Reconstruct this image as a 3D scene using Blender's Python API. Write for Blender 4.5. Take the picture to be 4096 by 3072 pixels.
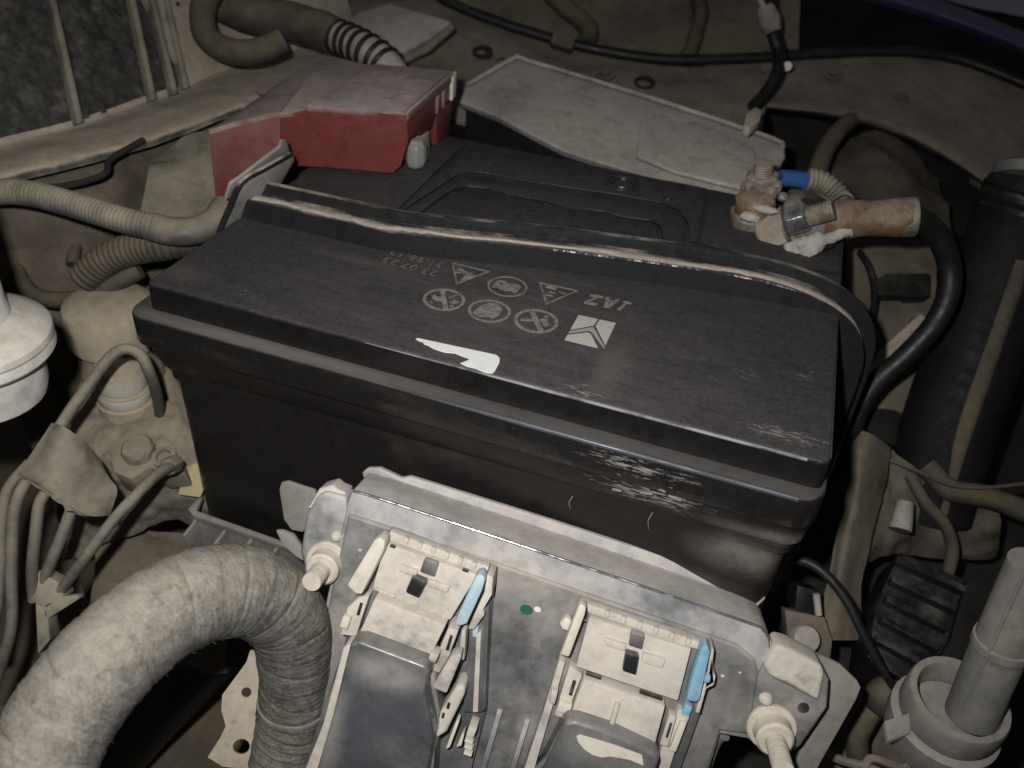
import bpy, bmesh, math, random
from mathutils import Vector, Matrix, noise
from mathutils.geometry import tessellate_polygon
random.seed(7)
for o in list(bpy.data.objects): bpy.data.objects.remove(o)
scene = bpy.context.scene
COL = scene.collection

# ------------------------------------------------------------------ camera
CR = [Vector((0.9435191, 0.3222497, 0.0769858)), Vector((0.2503523, -0.5412346, -0.8027383)), Vector((-0.2170148, 0.7766726, -0.5913411))]
CC = Vector((0.2880017, -0.3134384, 0.2363919)); FPX = 3471.279
cam = bpy.data.cameras.new('camera'); camo = bpy.data.objects.new('camera', cam); COL.objects.link(camo)
cam.sensor_width = 36; cam.lens = 36*FPX/4096; cam.clip_start = 0.01; cam.clip_end = 30
m = Matrix.Identity(4)
for i in range(3):
    m[i][0] = CR[0][i]; m[i][1] = -CR[1][i]; m[i][2] = -CR[2][i]; m[i][3] = CC[i]
camo.matrix_world = m
scene.camera = camo
cam.dof.use_dof = True; cam.dof.focus_distance = 0.43; cam.dof.aperture_fstop = 10

# ------------------------------------------------------------------ world, light, exposure (night, phone flash)
w = bpy.data.worlds.new('World'); scene.world = w; w.use_nodes = True
bg = w.node_tree.nodes['Background']; bg.inputs[0].default_value = (0.86, 0.86, 1.0, 1); bg.inputs[1].default_value = 0.028
fl = bpy.data.lights.new('phone_flash', 'SPOT'); flo = bpy.data.objects.new('phone_flash', fl); COL.objects.link(flo)
flo.location = CC + CR[0]*(-0.030) - CR[1]*0.028 - CR[2]*0.0
fl.energy = 9.2; fl.spot_size = math.radians(118); fl.spot_blend = 1.0; flo.rotation_euler = (-(CR[2]+CR[1]*0.16-CR[0]*0.06)).to_track_quat('Z', 'Y').to_euler(); fl.shadow_soft_size = 0.006; fl.color = (1.0, 0.982, 0.965)
scene.view_settings.view_transform = 'Standard'; scene.view_settings.look = 'None'
scene.view_settings.gamma = 1; scene.view_settings.exposure = 0.0
try: scene.view_settings.use_curve_mapping = False
except Exception: pass
scene.render.engine = 'CYCLES'

# ------------------------------------------------------------------ survey helpers: where a sight line meets a plane of the place
def ray(u, v): return CR[0]*((u-2048)/FPX) + CR[1]*((v-1536)/FPX) + CR[2]
def pz(u, v, z): r = ray(u, v); return CC + r*((z-CC.z)/r.z)
def py(u, v, y): r = ray(u, v); return CC + r*((y-CC.y)/r.y)
def px(u, v, x): r = ray(u, v); return CC + r*((x-CC.x)/r.x)
def pd(u, v, t): return CC + ray(u, v)*t
class Frame:
    def __init__(s, o, u, n):
        s.o = Vector(o); s.n = Vector(n).normalized(); u = Vector(u); s.u = (u - s.n*u.dot(s.n)).normalized(); s.w = s.n.cross(s.u)
    def q(s, a, b, h=0):                      # sight line met with the plane at height h -> world
        r = ray(a, b); return CC + r*(((s.o-CC).dot(s.n)+h)/r.dot(s.n))
    def l(s, a, b, c=0): return s.o + s.u*a + s.w*b + s.n*c
    def loc(s, p): d = p - s.o; return (d.dot(s.u), d.dot(s.w), d.dot(s.n))

# ------------------------------------------------------------------ materials
MATS = {}
DUST = (0.44, 0.385, 0.32)
def mat(name, base, dust=DUST, amt=0.5, rough=0.5, drough=0.95, metal=0.0, scale=45, soft=0.16, up=0.5, bump=0.15, bscale=500, spec=0.5, base2=None, b2scale=120, speck=0.0, stretch=None, coat=0.0, grime=0.55):
    if name in MATS: return MATS[name]
    M = bpy.data.materials.new(name); M.use_nodes = True; MATS[name] = M
    N = M.node_tree.nodes; L = M.node_tree.links
    b = N['Principled BSDF']
    geo = N.new('ShaderNodeNewGeometry')
    pos = geo.outputs['Position']
    if stretch:
        mp = N.new('ShaderNodeMapping'); mp.inputs['Scale'].default_value = stretch; L.new(pos, mp.inputs['Vector']); spos = mp.outputs[0]
    else: spos = pos
    def nz(sc, det=5, ro=0.6, src=None):
        n = N.new('ShaderNodeTexNoise'); n.inputs['Scale'].default_value = sc; n.inputs['Detail'].default_value = det; n.inputs['Roughness'].default_value = ro
        L.new(src or pos, n.inputs['Vector']); return n.outputs[0]
    def math_(op, a, c=None):
        n = N.new('ShaderNodeMath'); n.operation = op
        for i, x in enumerate((a, c)):
            if x is None: continue
            if isinstance(x, (int, float)): n.inputs[i].default_value = x
            else: L.new(x, n.inputs[i])
        return n.outputs[0]
    def mixc(f, a, c):
        n = N.new('ShaderNodeMix'); n.data_type = 'RGBA'
        for s_, x in ((0, f), (6, a), (7, c)):
            if isinstance(x, (int, float)): n.inputs[s_].default_value = x
            elif isinstance(x, tuple): n.inputs[s_].default_value = (*x, 1)
            else: L.new(x, n.inputs[s_])
        return n.outputs[2]
    def ramp(x, lo, hi, c=0.0, d=1.0):
        n = N.new('ShaderNodeMapRange'); n.interpolation_type = 'SMOOTHSTEP'
        L.new(x, n.inputs[0]); n.inputs[1].default_value = lo; n.inputs[2].default_value = hi; n.inputs[3].default_value = c; n.inputs[4].default_value = d
        return n.outputs[0]
    sep = N.new('ShaderNodeSeparateXYZ'); L.new(geo.outputs['Normal'], sep.inputs[0])
    n1 = nz(scale, 6, 0.62, spos); n2 = nz(scale*0.31, 3, 0.5)
    v = math_('ADD', math_('MULTIPLY', n1, 0.62), math_('MULTIPLY', n2, 0.38))
    v = math_('ADD', v, math_('MULTIPLY', sep.outputs[2], up*0.5))
    th = 0.5 + up*0.25 - (amt-0.5)*0.75
    mask = ramp(v, th-soft, th+soft)
    fine = nz(bscale, 3, 0.7)
    mid = nz(150, 4, 0.6)
    bc = base
    if base2: bc = mixc(ramp(nz(b2scale, 5, 0.65), 0.42, 0.62), base, base2)
    dc = mixc(ramp(math_('ADD', math_('MULTIPLY', mid, 0.6), math_('MULTIPLY', nz(22, 3, 0.5), 0.4)), 0.3, 0.7), tuple(x*0.84 for x in dust), tuple(min(1, x*1.10) for x in dust))
    col = mixc(mask, bc, dc)
    if speck > 0:
        sp = ramp(nz(900, 2, 0.5), 0.72-0.12*speck, 0.80-0.1*speck)
        col = mixc(math_('MULTIPLY', sp, 0.55), col, dc)
    if grime > 0 and bump > 0:       # oily dirt stains and streaks lying over the dust
        g1 = ramp(nz(62, 8, 0.74), 0.50, 0.68); g2 = ramp(nz(260, 5, 0.7), 0.50, 0.70)
        gm = math_('MULTIPLY', math_('ADD', math_('MULTIPLY', g1, 0.75), math_('MULTIPLY', g2, 0.4)), grime)
        mu = N.new('ShaderNodeMix'); mu.data_type = 'RGBA'; mu.blend_type = 'MULTIPLY'; L.new(gm, mu.inputs[0]); L.new(col, mu.inputs[6]); mu.inputs[7].default_value = (0.42, 0.385, 0.34, 1)
        col = mu.outputs[2]
    L.new(col, b.inputs['Base Color'])
    rr = N.new('ShaderNodeMix'); rr.data_type = 'FLOAT'; L.new(mask, rr.inputs[0])
    rv = ramp(mid, 0.3, 0.7, max(0.05, rough-0.1), min(1, rough+0.12)); L.new(rv, rr.inputs[2]); rr.inputs[3].default_value = drough
    L.new(rr.outputs[0], b.inputs['Roughness'])
    if metal > 0:
        mm = math_('MULTIPLY', math_('SUBTRACT', 1.0, mask), metal); L.new(mm, b.inputs['Metallic'])
    b.inputs['Specular IOR Level'].default_value = spec
    if coat: b.inputs['Coat Weight'].default_value = coat; b.inputs['Coat Roughness'].default_value = 0.08
    if bump > 0:
        bp = N.new('ShaderNodeBump'); bp.inputs['Strength'].default_value = bump; bp.inputs['Distance'].default_value = 0.002
        L.new(math_('ADD', math_('MULTIPLY', fine, 0.5), math_('ADD', math_('MULTIPLY', mid, 0.6), math_('MULTIPLY', mask, 0.5))), bp.inputs['Height'])
        L.new(bp.outputs[0], b.inputs['Normal'])
    return M

# ------------------------------------------------------------------ mesh helpers
class MB:
    def __init__(s): s.v = []; s.f = []
    def add(s, vs, fs):
        k = len(s.v); s.v += [Vector(p) for p in vs]; s.f += [[i+k for i in f] for f in fs]; return s
    def prism(s, poly, ext, holes=()):
        """poly: world points of one face; ext: vector to the other face"""
        ext = Vector(ext); loops = [list(poly)] + [list(h) for h in holes]
        n = sum(len(l) for l in loops); flat = [Vector(p) for l in loops for p in l]
        vs = flat + [p+ext for p in flat]; fs = []
        if holes:
            for t in tessellate_polygon([[Vector(p) for p in l] for l in loops]):
                fs.append(list(t)); fs.append([i+n for i in reversed(t)])
        else:
            fs.append(list(range(n))); fs.append([i+n for i in reversed(range(n))])
        k = 0
        for l in loops:
            c = len(l)
            for i in range(c): fs.append([k+i, k+i+n, k+(i+1) % c+n, k+(i+1) % c])
            k += c
        return s.add(vs, fs)
    def box(s, fr, a0, a1, b0, b1, c0, c1, top=1.0):
        ca, cb = (a0+a1)/2, (b0+b1)/2
        P = [fr.l(a, b, c0) for a, b in ((a0, b0), (a1, b0), (a1, b1), (a0, b1))] + [fr.l(ca+(a-ca)*top, cb+(b-cb)*top, c1) for a, b in ((a0, b0), (a1, b0), (a1, b1), (a0, b1))]
        return s.add(P, [[3, 2, 1, 0], [4, 5, 6, 7], [0, 1, 5, 4], [1, 2, 6, 5], [2, 3, 7, 6], [3, 0, 4, 7]])
    def loft(s, rings, cap0=True, cap1=True, closed=True):
        n = len(rings[0]); vs = [p for r in rings for p in r]; fs = []
        for j in range(len(rings)-1):
            for i in range(n if closed else n-1):
                fs.append([j*n+i, j*n+(i+1) % n, (j+1)*n+(i+1) % n, (j+1)*n+i])
        if cap0: fs.append(list(reversed(range(n))))
        if cap1: fs.append([(len(rings)-1)*n+i for i in range(n)])
        return s.add(vs, fs)
    def lathe(s, o, axis, prof, n=40, jitter=0.0, seed=0):
        """prof: (radius, height along axis)"""
        ax = Vector(axis).normalized(); t = Vector((1, 0, 0)) if abs(ax.x) < 0.8 else Vector((0, 1, 0))
        a = ax.cross(t).normalized(); b = ax.cross(a)
        rings = []
        for r, h in prof:
            ring = []
            for i in range(n):
                th = 2*math.pi*i/n; d = a*math.cos(th)+b*math.sin(th); p = Vector(o)+ax*h+d*r
                if jitter: p += d*jitter*noise.noise(p*180+Vector((seed, 0, 0)))
                ring.append(p)
            rings.append(ring)
        return s.loft(rings)
    def tube(s, pts, rad, n=16, step=0.004, fn=None, cap=True):
        P = spline(pts, step); N = len(P)
        if N < 2: return s
        T = [((P[min(i+1, N-1)]-P[max(i-1, 0)])).normalized() for i in range(N)]
        up = Vector((0, 0, 1)) if abs(T[0].z) < 0.9 else Vector((1, 0, 0))
        a = T[0].cross(up).normalized(); rings = []; d = 0.0
        for i in range(N):
            a = (a - T[i]*a.dot(T[i])).normalized(); b = T[i].cross(a)
            if i: d += (P[i]-P[i-1]).length
            f = i/(N-1); r0 = rad(f) if callable(rad) else rad
            ring = []
            for k in range(n):
                th = 2*math.pi*k/n; dr = a*math.cos(th)+b*math.sin(th)
                r = fn(d, th, r0, P[i]+dr*r0) if fn else r0
                ring.append(P[i]+dr*r)
            rings.append(ring)
        return s.loft(rings, cap, cap)
    def ball(s, c, r, n=10, sq=(1, 1, 1), jit=0.0, seed=0):
        vs = []; fs = []; m_ = n//2
        for j in range(m_+1):
            ph = math.pi*j/m_
            for i in range(n):
                th = 2*math.pi*i/n; d = Vector((math.sin(ph)*math.cos(th)*sq[0], math.sin(ph)*math.sin(th)*sq[1], math.cos(ph)*sq[2]))
                k = 1+jit*noise.noise(d*2.3+Vector((seed*3.1, seed, 0))); vs.append(Vector(c)+d*r*k)
        for j in range(m_):
            for i in range(n): fs.append([j*n+i, (j+1)*n+i, (j+1)*n+(i+1) % n, j*n+(i+1) % n])
        return s.add(vs, fs)

def spline(pts, step):
    P = [Vector(p) for p in pts]
    if len(P) < 3:
        n = max(2, int((P[1]-P[0]).length/step)+1); return [P[0].lerp(P[1], i/(n-1)) for i in range(n)]
    Q = [P[0]*2-P[1]] + P + [P[-1]*2-P[-2]]; out = []
    for i in range(1, len(Q)-2):
        p0, p1, p2, p3 = Q[i-1:i+3]; n = max(2, int((p2-p1).length/step)+1)
        for k in range(n):
            t = k/n
            out.append(0.5*((2*p1)+(p2-p0)*t+(2*p0-5*p1+4*p2-p3)*t*t+(3*p1-p0-3*p2+p3)*t**3))
    out.append(P[-1]); return out
def finish(me, vs, fs, bevel, seg, ang, remesh=None):
    bm = bmesh.new(); V = [bm.verts.new(p) for p in vs]
    for f in fs:
        try: bm.faces.new([V[i] for i in f])
        except ValueError: pass
    bmesh.ops.remove_doubles(bm, verts=bm.verts, dist=1e-6)
    bmesh.ops.recalc_face_normals(bm, faces=bm.faces)
    if bevel:
        ed = [e for e in bm.edges if len(e.link_faces) == 2 and e.calc_face_angle(0) > math.radians(28)]
        if ed: bmesh.ops.bevel(bm, geom=ed, offset=bevel, segments=seg, profile=0.6, affect='EDGES', clamp_overlap=True)
    for f in bm.faces: f.smooth = True
    bm.to_mesh(me); bm.free()
    me.set_sharp_from_angle(angle=math.radians(ang))
def obj(name, mb, material, parent=None, bevel=0.0, seg=2, ang=38, origin=None):
    """link one mesh; mb holds world coordinates; parent unrotated or any Empty"""
    me = bpy.data.meshes.new(name); o = bpy.data.objects.new(name, me); COL.objects.link(o)
    if parent is not None:
        W = WM[parent.name]; o.parent = parent; inv = W.inverted(); vs = [inv @ p for p in mb.v]; WM[o.name] = W
    else:
        c = Vector(origin) if origin else Vector((sum(p.x for p in mb.v)/len(mb.v), sum(p.y for p in mb.v)/len(mb.v), min(p.z for p in mb.v)))
        o.location = c; vs = [p-c for p in mb.v]; WM[o.name] = Matrix.Translation(c)
    finish(me, vs, mb.f, bevel, seg, ang)
    me.materials.append(material); return o
WM = {}
def tag(o, label, cat, group=None):
    o['label'] = label; o['category'] = cat
    if group: o['group'] = group
    return o
def thing(name, label, cat, loc, group=None, fr=None):
    o = bpy.data.objects.new(name, None); COL.objects.link(o); o.empty_display_size = 0.02
    M = Matrix.Translation(Vector(loc))
    if fr:
        for i in range(3): M[i][0] = fr.u[i]; M[i][1] = fr.w[i]; M[i][2] = fr.n[i]
    o.matrix_world = M; WM[o.name] = M.copy(); return tag(o, label, cat, group)
def struct(o): o['kind'] = 'structure'; return o
def rrect(x0, x1, y0, y1, r, z, k=6):
    out = []
    for cx, cy, a0 in ((x1-r, y1-r, 0), (x0+r, y1-r, 90), (x0+r, y0+r, 180), (x1-r, y0+r, 270)):
        for i in range(k+1):
            a = math.radians(a0+90*i/k); out.append(Vector((cx+r*math.cos(a), cy+r*math.sin(a), z)))
    return out
def sheet(rows, su=10, sv=10, th=0.003, amp=0.0, fq=12, seed=0):
    """a bent metal sheet through rows of points, with real thickness"""
    R = [spline_n(r, su) for r in rows]; n = len(R[0])
    colsp = [spline_n([R[j][i] for j in range(len(R))], sv) for i in range(n)]
    G = [[colsp[i][j] for i in range(n)] for j in range(len(colsp[0]))]; h = len(G)
    mb = MB(); Vn = []
    for j in range(h):
        for i in range(n):
            a = G[j][min(i+1, n-1)]-G[j][max(i-1, 0)]; b = G[min(j+1, h-1)][i]-G[max(j-1, 0)][i]; nn = a.cross(b).normalized()
            if nn.dot(CC-G[j][i]) < 0: nn = -nn
            p = G[j][i]
            if amp: p = p + nn*amp*noise.fractal(p*fq+Vector((seed, 0, 0)), 0.8, 2.0, 4)
            Vn.append((p, nn))
    vs = [p for p, q in Vn]+[p-q*th for p, q in Vn]; N = len(Vn); fs = []
    for j in range(h-1):
        for i in range(n-1):
            k = j*n+i; fs.append([k, k+1, k+n+1, k+n]); fs.append([N+k+n, N+k+n+1, N+k+1, N+k])
    for i in range(n-1):
        fs.append([i+1, i, N+i, N+i+1]); k = (h-1)*n+i; fs.append([k, k+1, N+k+1, N+k])
    for j in range(h-1):
        k = j*n; fs.append([k, k+n, N+k+n, N+k]); k = j*n+n-1; fs.append([k+n, k, N+k, N+k+n])
    return mb.add(vs, fs)
def spline_n(P, n):
    P = [Vector(p) for p in P]
    if len(P) == 2: return [P[0].lerp(P[1], i/n) for i in range(n+1)]
    Q = [P[0]*2-P[1]] + P + [P[-1]*2-P[-2]]; out = []
    for i in range(1, len(Q)-2):
        p0, p1, p2, p3 = Q[i-1:i+3]
        for k in range(n):
            t = k/n; out.append(0.5*((2*p1)+(p2-p0)*t+(2*p0-5*p1+4*p2-p3)*t*t+(3*p1-p0-3*p2+p3)*t**3))
    out.append(P[-1]); return out
def circ(c, r, a, b, n=20): return [Vector(c)+Vector(a)*r*math.cos(2*math.pi*i/n)+Vector(b)*r*math.sin(2*math.pi*i/n) for i in range(n)]
def hexnut(o, axis, r, h): return MB().lathe(o, axis, [(r*0.86, 0), (r, h*0.12), (r, h*0.88), (r*0.86, h)], n=6)
def corr(pitch, depth):
    return lambda d, th, r, p: r*(1-depth*(0.5+0.5*math.cos(2*math.pi*d/pitch))**1.5)

# ------------------------------------------------------------------ material palette
m_batt = mat('black_battery_plastic', (0.0170, 0.0154, 0.0158), amt=0.09, rough=0.38, scale=1300, soft=0.40, up=1.3, bump=0.10, bscale=1500, dust=(0.080, 0.073, 0.073), speck=0.6, spec=0.5)
m_band = mat('glossy_black_band', (0.0125, 0.0112, 0.0110), amt=0.10, rough=0.26, scale=60, soft=0.25, up=0.3, bump=0.03, bscale=1200, dust=(0.06, 0.055, 0.05), speck=0.15, spec=0.55, stretch=(0.15, 1.2, 1.2))
m_flange = mat('black_flange_plastic', (0.015, 0.0138, 0.0135), amt=0.30, rough=0.24, scale=70, soft=0.20, up=1.5, bump=0.04, bscale=1200, dust=(0.055, 0.050, 0.046), speck=0.5, spec=0.6, stretch=(0.10, 1.2, 1.2))
m_case = mat('black_case_plastic', (0.0155, 0.0138, 0.0132), amt=0.14, rough=0.42, scale=24, soft=0.3, up=0.2, bump=0.05, dust=(0.16, 0.14, 0.115), speck=0.15, spec=0.35)
m_print = mat('grey_print', (0.29, 0.27, 0.245), amt=0.34, rough=0.6, bump=0, dust=(0.13, 0.12, 0.108), scale=420, soft=.14)
m_white = mat('plain_white', (0.84, 0.84, 0.82), amt=0.10, rough=0.5, bump=0.03, scale=300, dust=(0.55, 0.52, 0.46), grime=0.15)
m_strap = mat('black_painted_steel', (0.022, 0.0225, 0.0235), amt=0.24, rough=0.26, scale=34, soft=0.13, up=0.75, bump=0.10, dust=(0.52, 0.46, 0.37), metal=0.1, stretch=(0.5, 1.3, 1.3))
m_plate = mat('grey_painted_steel', (0.19, 0.192, 0.195), amt=0.52, rough=0.36, scale=50, soft=0.3, up=0.1, bump=0.12, dust=(0.40, 0.37, 0.32), metal=0.1)
m_red = mat('dusty_red_plastic', (0.165, 0.037, 0.033), amt=0.30, rough=0.42, scale=36, soft=0.22, up=0.75, bump=0.08, dust=(0.42, 0.31, 0.285), spec=0.4)
m_redtop = mat('dusty_red_top', (0.155, 0.052, 0.052), amt=0.56, rough=0.5, scale=30, soft=0.22, up=0.5, bump=0.12, dust=(0.50, 0.42, 0.40), spec=0.4)
m_ecu = mat('dusty_cast_aluminium', (0.42, 0.425, 0.435), amt=0.50, rough=0.30, scale=30, soft=0.26, up=0.75, bump=0.07, dust=(0.56, 0.52, 0.465), metal=0.6, base2=(0.27, 0.28, 0.30), b2scale=55, grime=0.34)
m_ecuface = mat('aluminium_face', (0.20, 0.203, 0.207), amt=0.40, rough=0.45, scale=30, soft=0.28, up=0.5, bump=0.16, dust=(0.50, 0.45, 0.385), metal=0.35, base2=(0.11, 0.115, 0.12), b2scale=70, grime=0.34)
m_beige = mat('dust_caked_plastic', (0.17, 0.165, 0.155), amt=0.72, rough=0.5, scale=78, soft=0.13, up=0.45, bump=0.14, dust=(0.60, 0.55, 0.475), grime=0.34)
m_plugdark = mat('plug_grey_plastic', (0.075, 0.079, 0.086), amt=0.36, rough=0.24, scale=34, soft=0.34, up=0.9, bump=0.06, dust=(0.56, 0.51, 0.44), spec=0.6)
m_boot = mat('slate_boot_plastic', (0.070, 0.075, 0.083), amt=0.20, rough=0.22, scale=40, soft=0.30, up=0.7, bump=0.04, dust=(0.50, 0.46, 0.40), spec=0.6)
m_edge_glint = mat('bare_edge_highlight', (0.80, 0.80, 0.80), amt=0.12, rough=0.18, scale=160, soft=0.15, up=0.0, bump=0.05, dust=(0.60, 0.56, 0.50), metal=0.9)  # bright metal put in for the highlight on the housing edge
m_plugblk = mat('plug_black_plastic', (0.020, 0.021, 0.023), amt=0.28, rough=0.4, scale=60, soft=0.2, bump=0.05, dust=(0.45, 0.40, 0.34))
m_cream = mat('cream_plastic', (0.70, 0.66, 0.55), amt=0.28, rough=0.4, scale=50, soft=0.2, bump=0.05, dust=(0.62, 0.56, 0.47), grime=0.34)
m_blue = mat('light_blue_plastic', (0.22, 0.45, 0.60), amt=0.34, rough=0.4, scale=55, soft=0.2, bump=0.04, dust=(0.60, 0.58, 0.53), grime=0.34)
m_paleblue = mat('dusty_pale_blue_plastic', (0.30, 0.52, 0.64), amt=0.52, rough=0.45, scale=60, soft=0.3, bump=0.06, dust=(0.62, 0.62, 0.59), grime=0.34)
m_nut = mat('dusty_steel_nut', (0.40, 0.39, 0.37), amt=0.62, rough=0.4, scale=60, soft=0.2, up=0.4, bump=0.12, dust=(0.62, 0.56, 0.47), metal=0.5, grime=0.34)
m_dustmetal = mat('dusty_body_metal', (0.070, 0.063, 0.054), amt=0.54, rough=0.6, scale=24, soft=0.26, up=0.45, bump=0.35, dust=(0.328, 0.275, 0.210))
m_tan = mat('tan_grimy_metal', (0.055, 0.048, 0.040), amt=0.5, rough=0.7, scale=26, soft=0.3, up=0.4, bump=0.3, dust=(0.212, 0.180, 0.124))
m_brown = mat('brown_grimy_metal', (0.060, 0.050, 0.040), amt=0.5, rough=0.7, scale=22, soft=0.3, up=0.4, bump=0.3, dust=(0.225, 0.183, 0.125))
m_dustdark = mat('dusty_dark_metal', (0.045, 0.040, 0.036), amt=0.44, rough=0.7, scale=16, soft=0.30, up=0.4, bump=0.3, dust=(0.270, 0.227, 0.159))
m_tray = mat('dusty_grey_cover', (0.135, 0.134, 0.138), amt=0.62, rough=0.6, scale=22, soft=0.20, up=0.4, bump=0.15, dust=(0.47, 0.43, 0.375))
m_mat = mat('bitumen_insulation', (0.040, 0.039, 0.036), amt=0.34, rough=0.8, scale=130, soft=0.14, up=0.3, bump=0.8, dust=(0.22, 0.20, 0.155), base2=(0.07, 0.066, 0.057), b2scale=240)
m_ledge = mat('dusty_ledge_metal', (0.11, 0.105, 0.095), amt=0.68, rough=0.6, scale=40, soft=0.12, up=0.5, bump=0.2, dust=(0.475, 0.412, 0.316))
m_loom = mat('dusty_corrugated_plastic', (0.060, 0.060, 0.058), amt=0.60, rough=0.6, scale=40, soft=0.25, up=0.6, bump=0.1, dust=(0.340, 0.304, 0.224))
m_loomd = mat('brown_dusty_hose', (0.045, 0.040, 0.034), amt=0.55, rough=0.7, scale=40, soft=0.25, up=0.5, bump=0.3, dust=(0.165, 0.134, 0.087))
m_black = mat('black_rubber', (0.012, 0.012, 0.0125), amt=0.12, rough=0.5, scale=40, soft=0.25, up=0.4, bump=0.1, dust=(0.16, 0.145, 0.115))
m_felt = mat('fleece_wrap_tape', (0.135, 0.132, 0.124), amt=0.50, rough=0.95, scale=640, soft=0.34, up=0.75, bump=0.6, bscale=2600, dust=(0.385, 0.350, 0.285), base2=(0.085, 0.082, 0.078), b2scale=130, spec=0.1, grime=0.6)
m_resv = mat('dusty_white_plastic', (0.52, 0.505, 0.47), amt=0.46, rough=0.5, scale=60, soft=0.3, up=0.9, bump=0.15, dust=(0.47, 0.43, 0.365), base2=(0.40, 0.385, 0.35), b2scale=40)
m_can = mat('dust_covered_canister', (0.20, 0.19, 0.17), amt=0.78, rough=0.6, scale=22, soft=0.25, up=0.3, bump=0.15, dust=(0.400, 0.343, 0.245))
m_pipe = mat('dusty_steel_pipe', (0.10, 0.096, 0.085), amt=0.56, rough=0.5, scale=50, soft=0.25, up=0.5, bump=0.12, dust=(0.280, 0.246, 0.181), metal=0.3)
m_label = mat('canister_label', (0.50, 0.485, 0.43), amt=0.5, rough=0.6, scale=60, soft=0.25, bump=0.08, dust=(0.36, 0.32, 0.25))
m_yellow = mat('faded_yellow_plastic', (0.50, 0.42, 0.10), amt=0.5, rough=0.5, scale=40, soft=0.3, bump=0.1, dust=(0.42, 0.37, 0.25))
m_lead = mat('corroded_lead', (0.30, 0.29, 0.265), amt=0.46, rough=0.5, scale=70, soft=0.2, up=0.5, bump=0.5, dust=(0.37, 0.32, 0.245), metal=0.35, base2=(0.20, 0.125, 0.07), b2scale=75)
m_rust = mat('rusty_copper', (0.20, 0.112, 0.058), amt=0.40, rough=0.5, scale=75, soft=0.25, bump=0.35, dust=(0.34, 0.29, 0.225), metal=0.2, base2=(0.25, 0.195, 0.14), b2scale=90)
m_salt = mat('white_corrosion', (0.42, 0.405, 0.375), amt=0.45, rough=0.7, scale=120, bump=0.6, dust=(0.58, 0.52, 0.42))
m_steel = mat('worn_steel', (0.34, 0.34, 0.34), amt=0.34, rough=0.3, scale=80, soft=0.2, bump=0.3, dust=(0.36, 0.31, 0.24), metal=0.85)
m_sleeve = mat('blue_wire_sleeve', (0.032, 0.10, 0.30), amt=0.2, rough=0.4, scale=60, bump=0.1, dust=(0.30, 0.29, 0.28))
m_purple = mat('blackened_ring_lug', (0.050, 0.042, 0.050), amt=0.25, rough=0.3, scale=60, bump=0.3, dust=(0.26, 0.21, 0.19), metal=0.4)
m_paint = mat('blue_car_paint', (0.12, 0.125, 0.25), amt=0.15, rough=0.25, scale=20, soft=0.3, bump=0.02, dust=(0.16, 0.15, 0.16), coat=0.6)
m_grey = mat('dusty_grey_plastic', (0.13, 0.13, 0.122), amt=0.60, rough=0.5, scale=34, soft=0.3, up=0.5, bump=0.14, dust=(0.31, 0.29, 0.245))
m_duct = mat('black_duct_plastic', (0.010, 0.0098, 0.0098), amt=0.20, rough=0.65, scale=16, soft=0.25, up=0.3, bump=0.1, dust=(0.050, 0.044, 0.037), spec=0.25)
m_relay = mat('black_ribbed_plastic', (0.013, 0.013, 0.0135), amt=0.05, rough=0.4, scale=60, soft=0.25, up=0.8, bump=0.1, dust=(0.22, 0.20, 0.165))
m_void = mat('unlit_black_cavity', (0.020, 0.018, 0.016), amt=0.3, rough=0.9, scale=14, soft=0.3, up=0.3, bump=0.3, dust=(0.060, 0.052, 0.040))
m_mound = mat('caked_dirt', (0.10, 0.09, 0.075), amt=0.62, rough=0.9, scale=40, soft=0.3, up=0.4, bump=0.4, dust=(0.310, 0.265, 0.194))
m_green = mat('green_dot', (0.02, 0.12, 0.055), amt=0.1, rough=0.5, bump=0)
m_dirt = mat('dirt_covered_floor', (0.045, 0.038, 0.030), amt=0.55, rough=0.95, scale=12, soft=0.3, up=0.3, bump=0.5, dust=(0.200, 0.164, 0.107))

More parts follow.
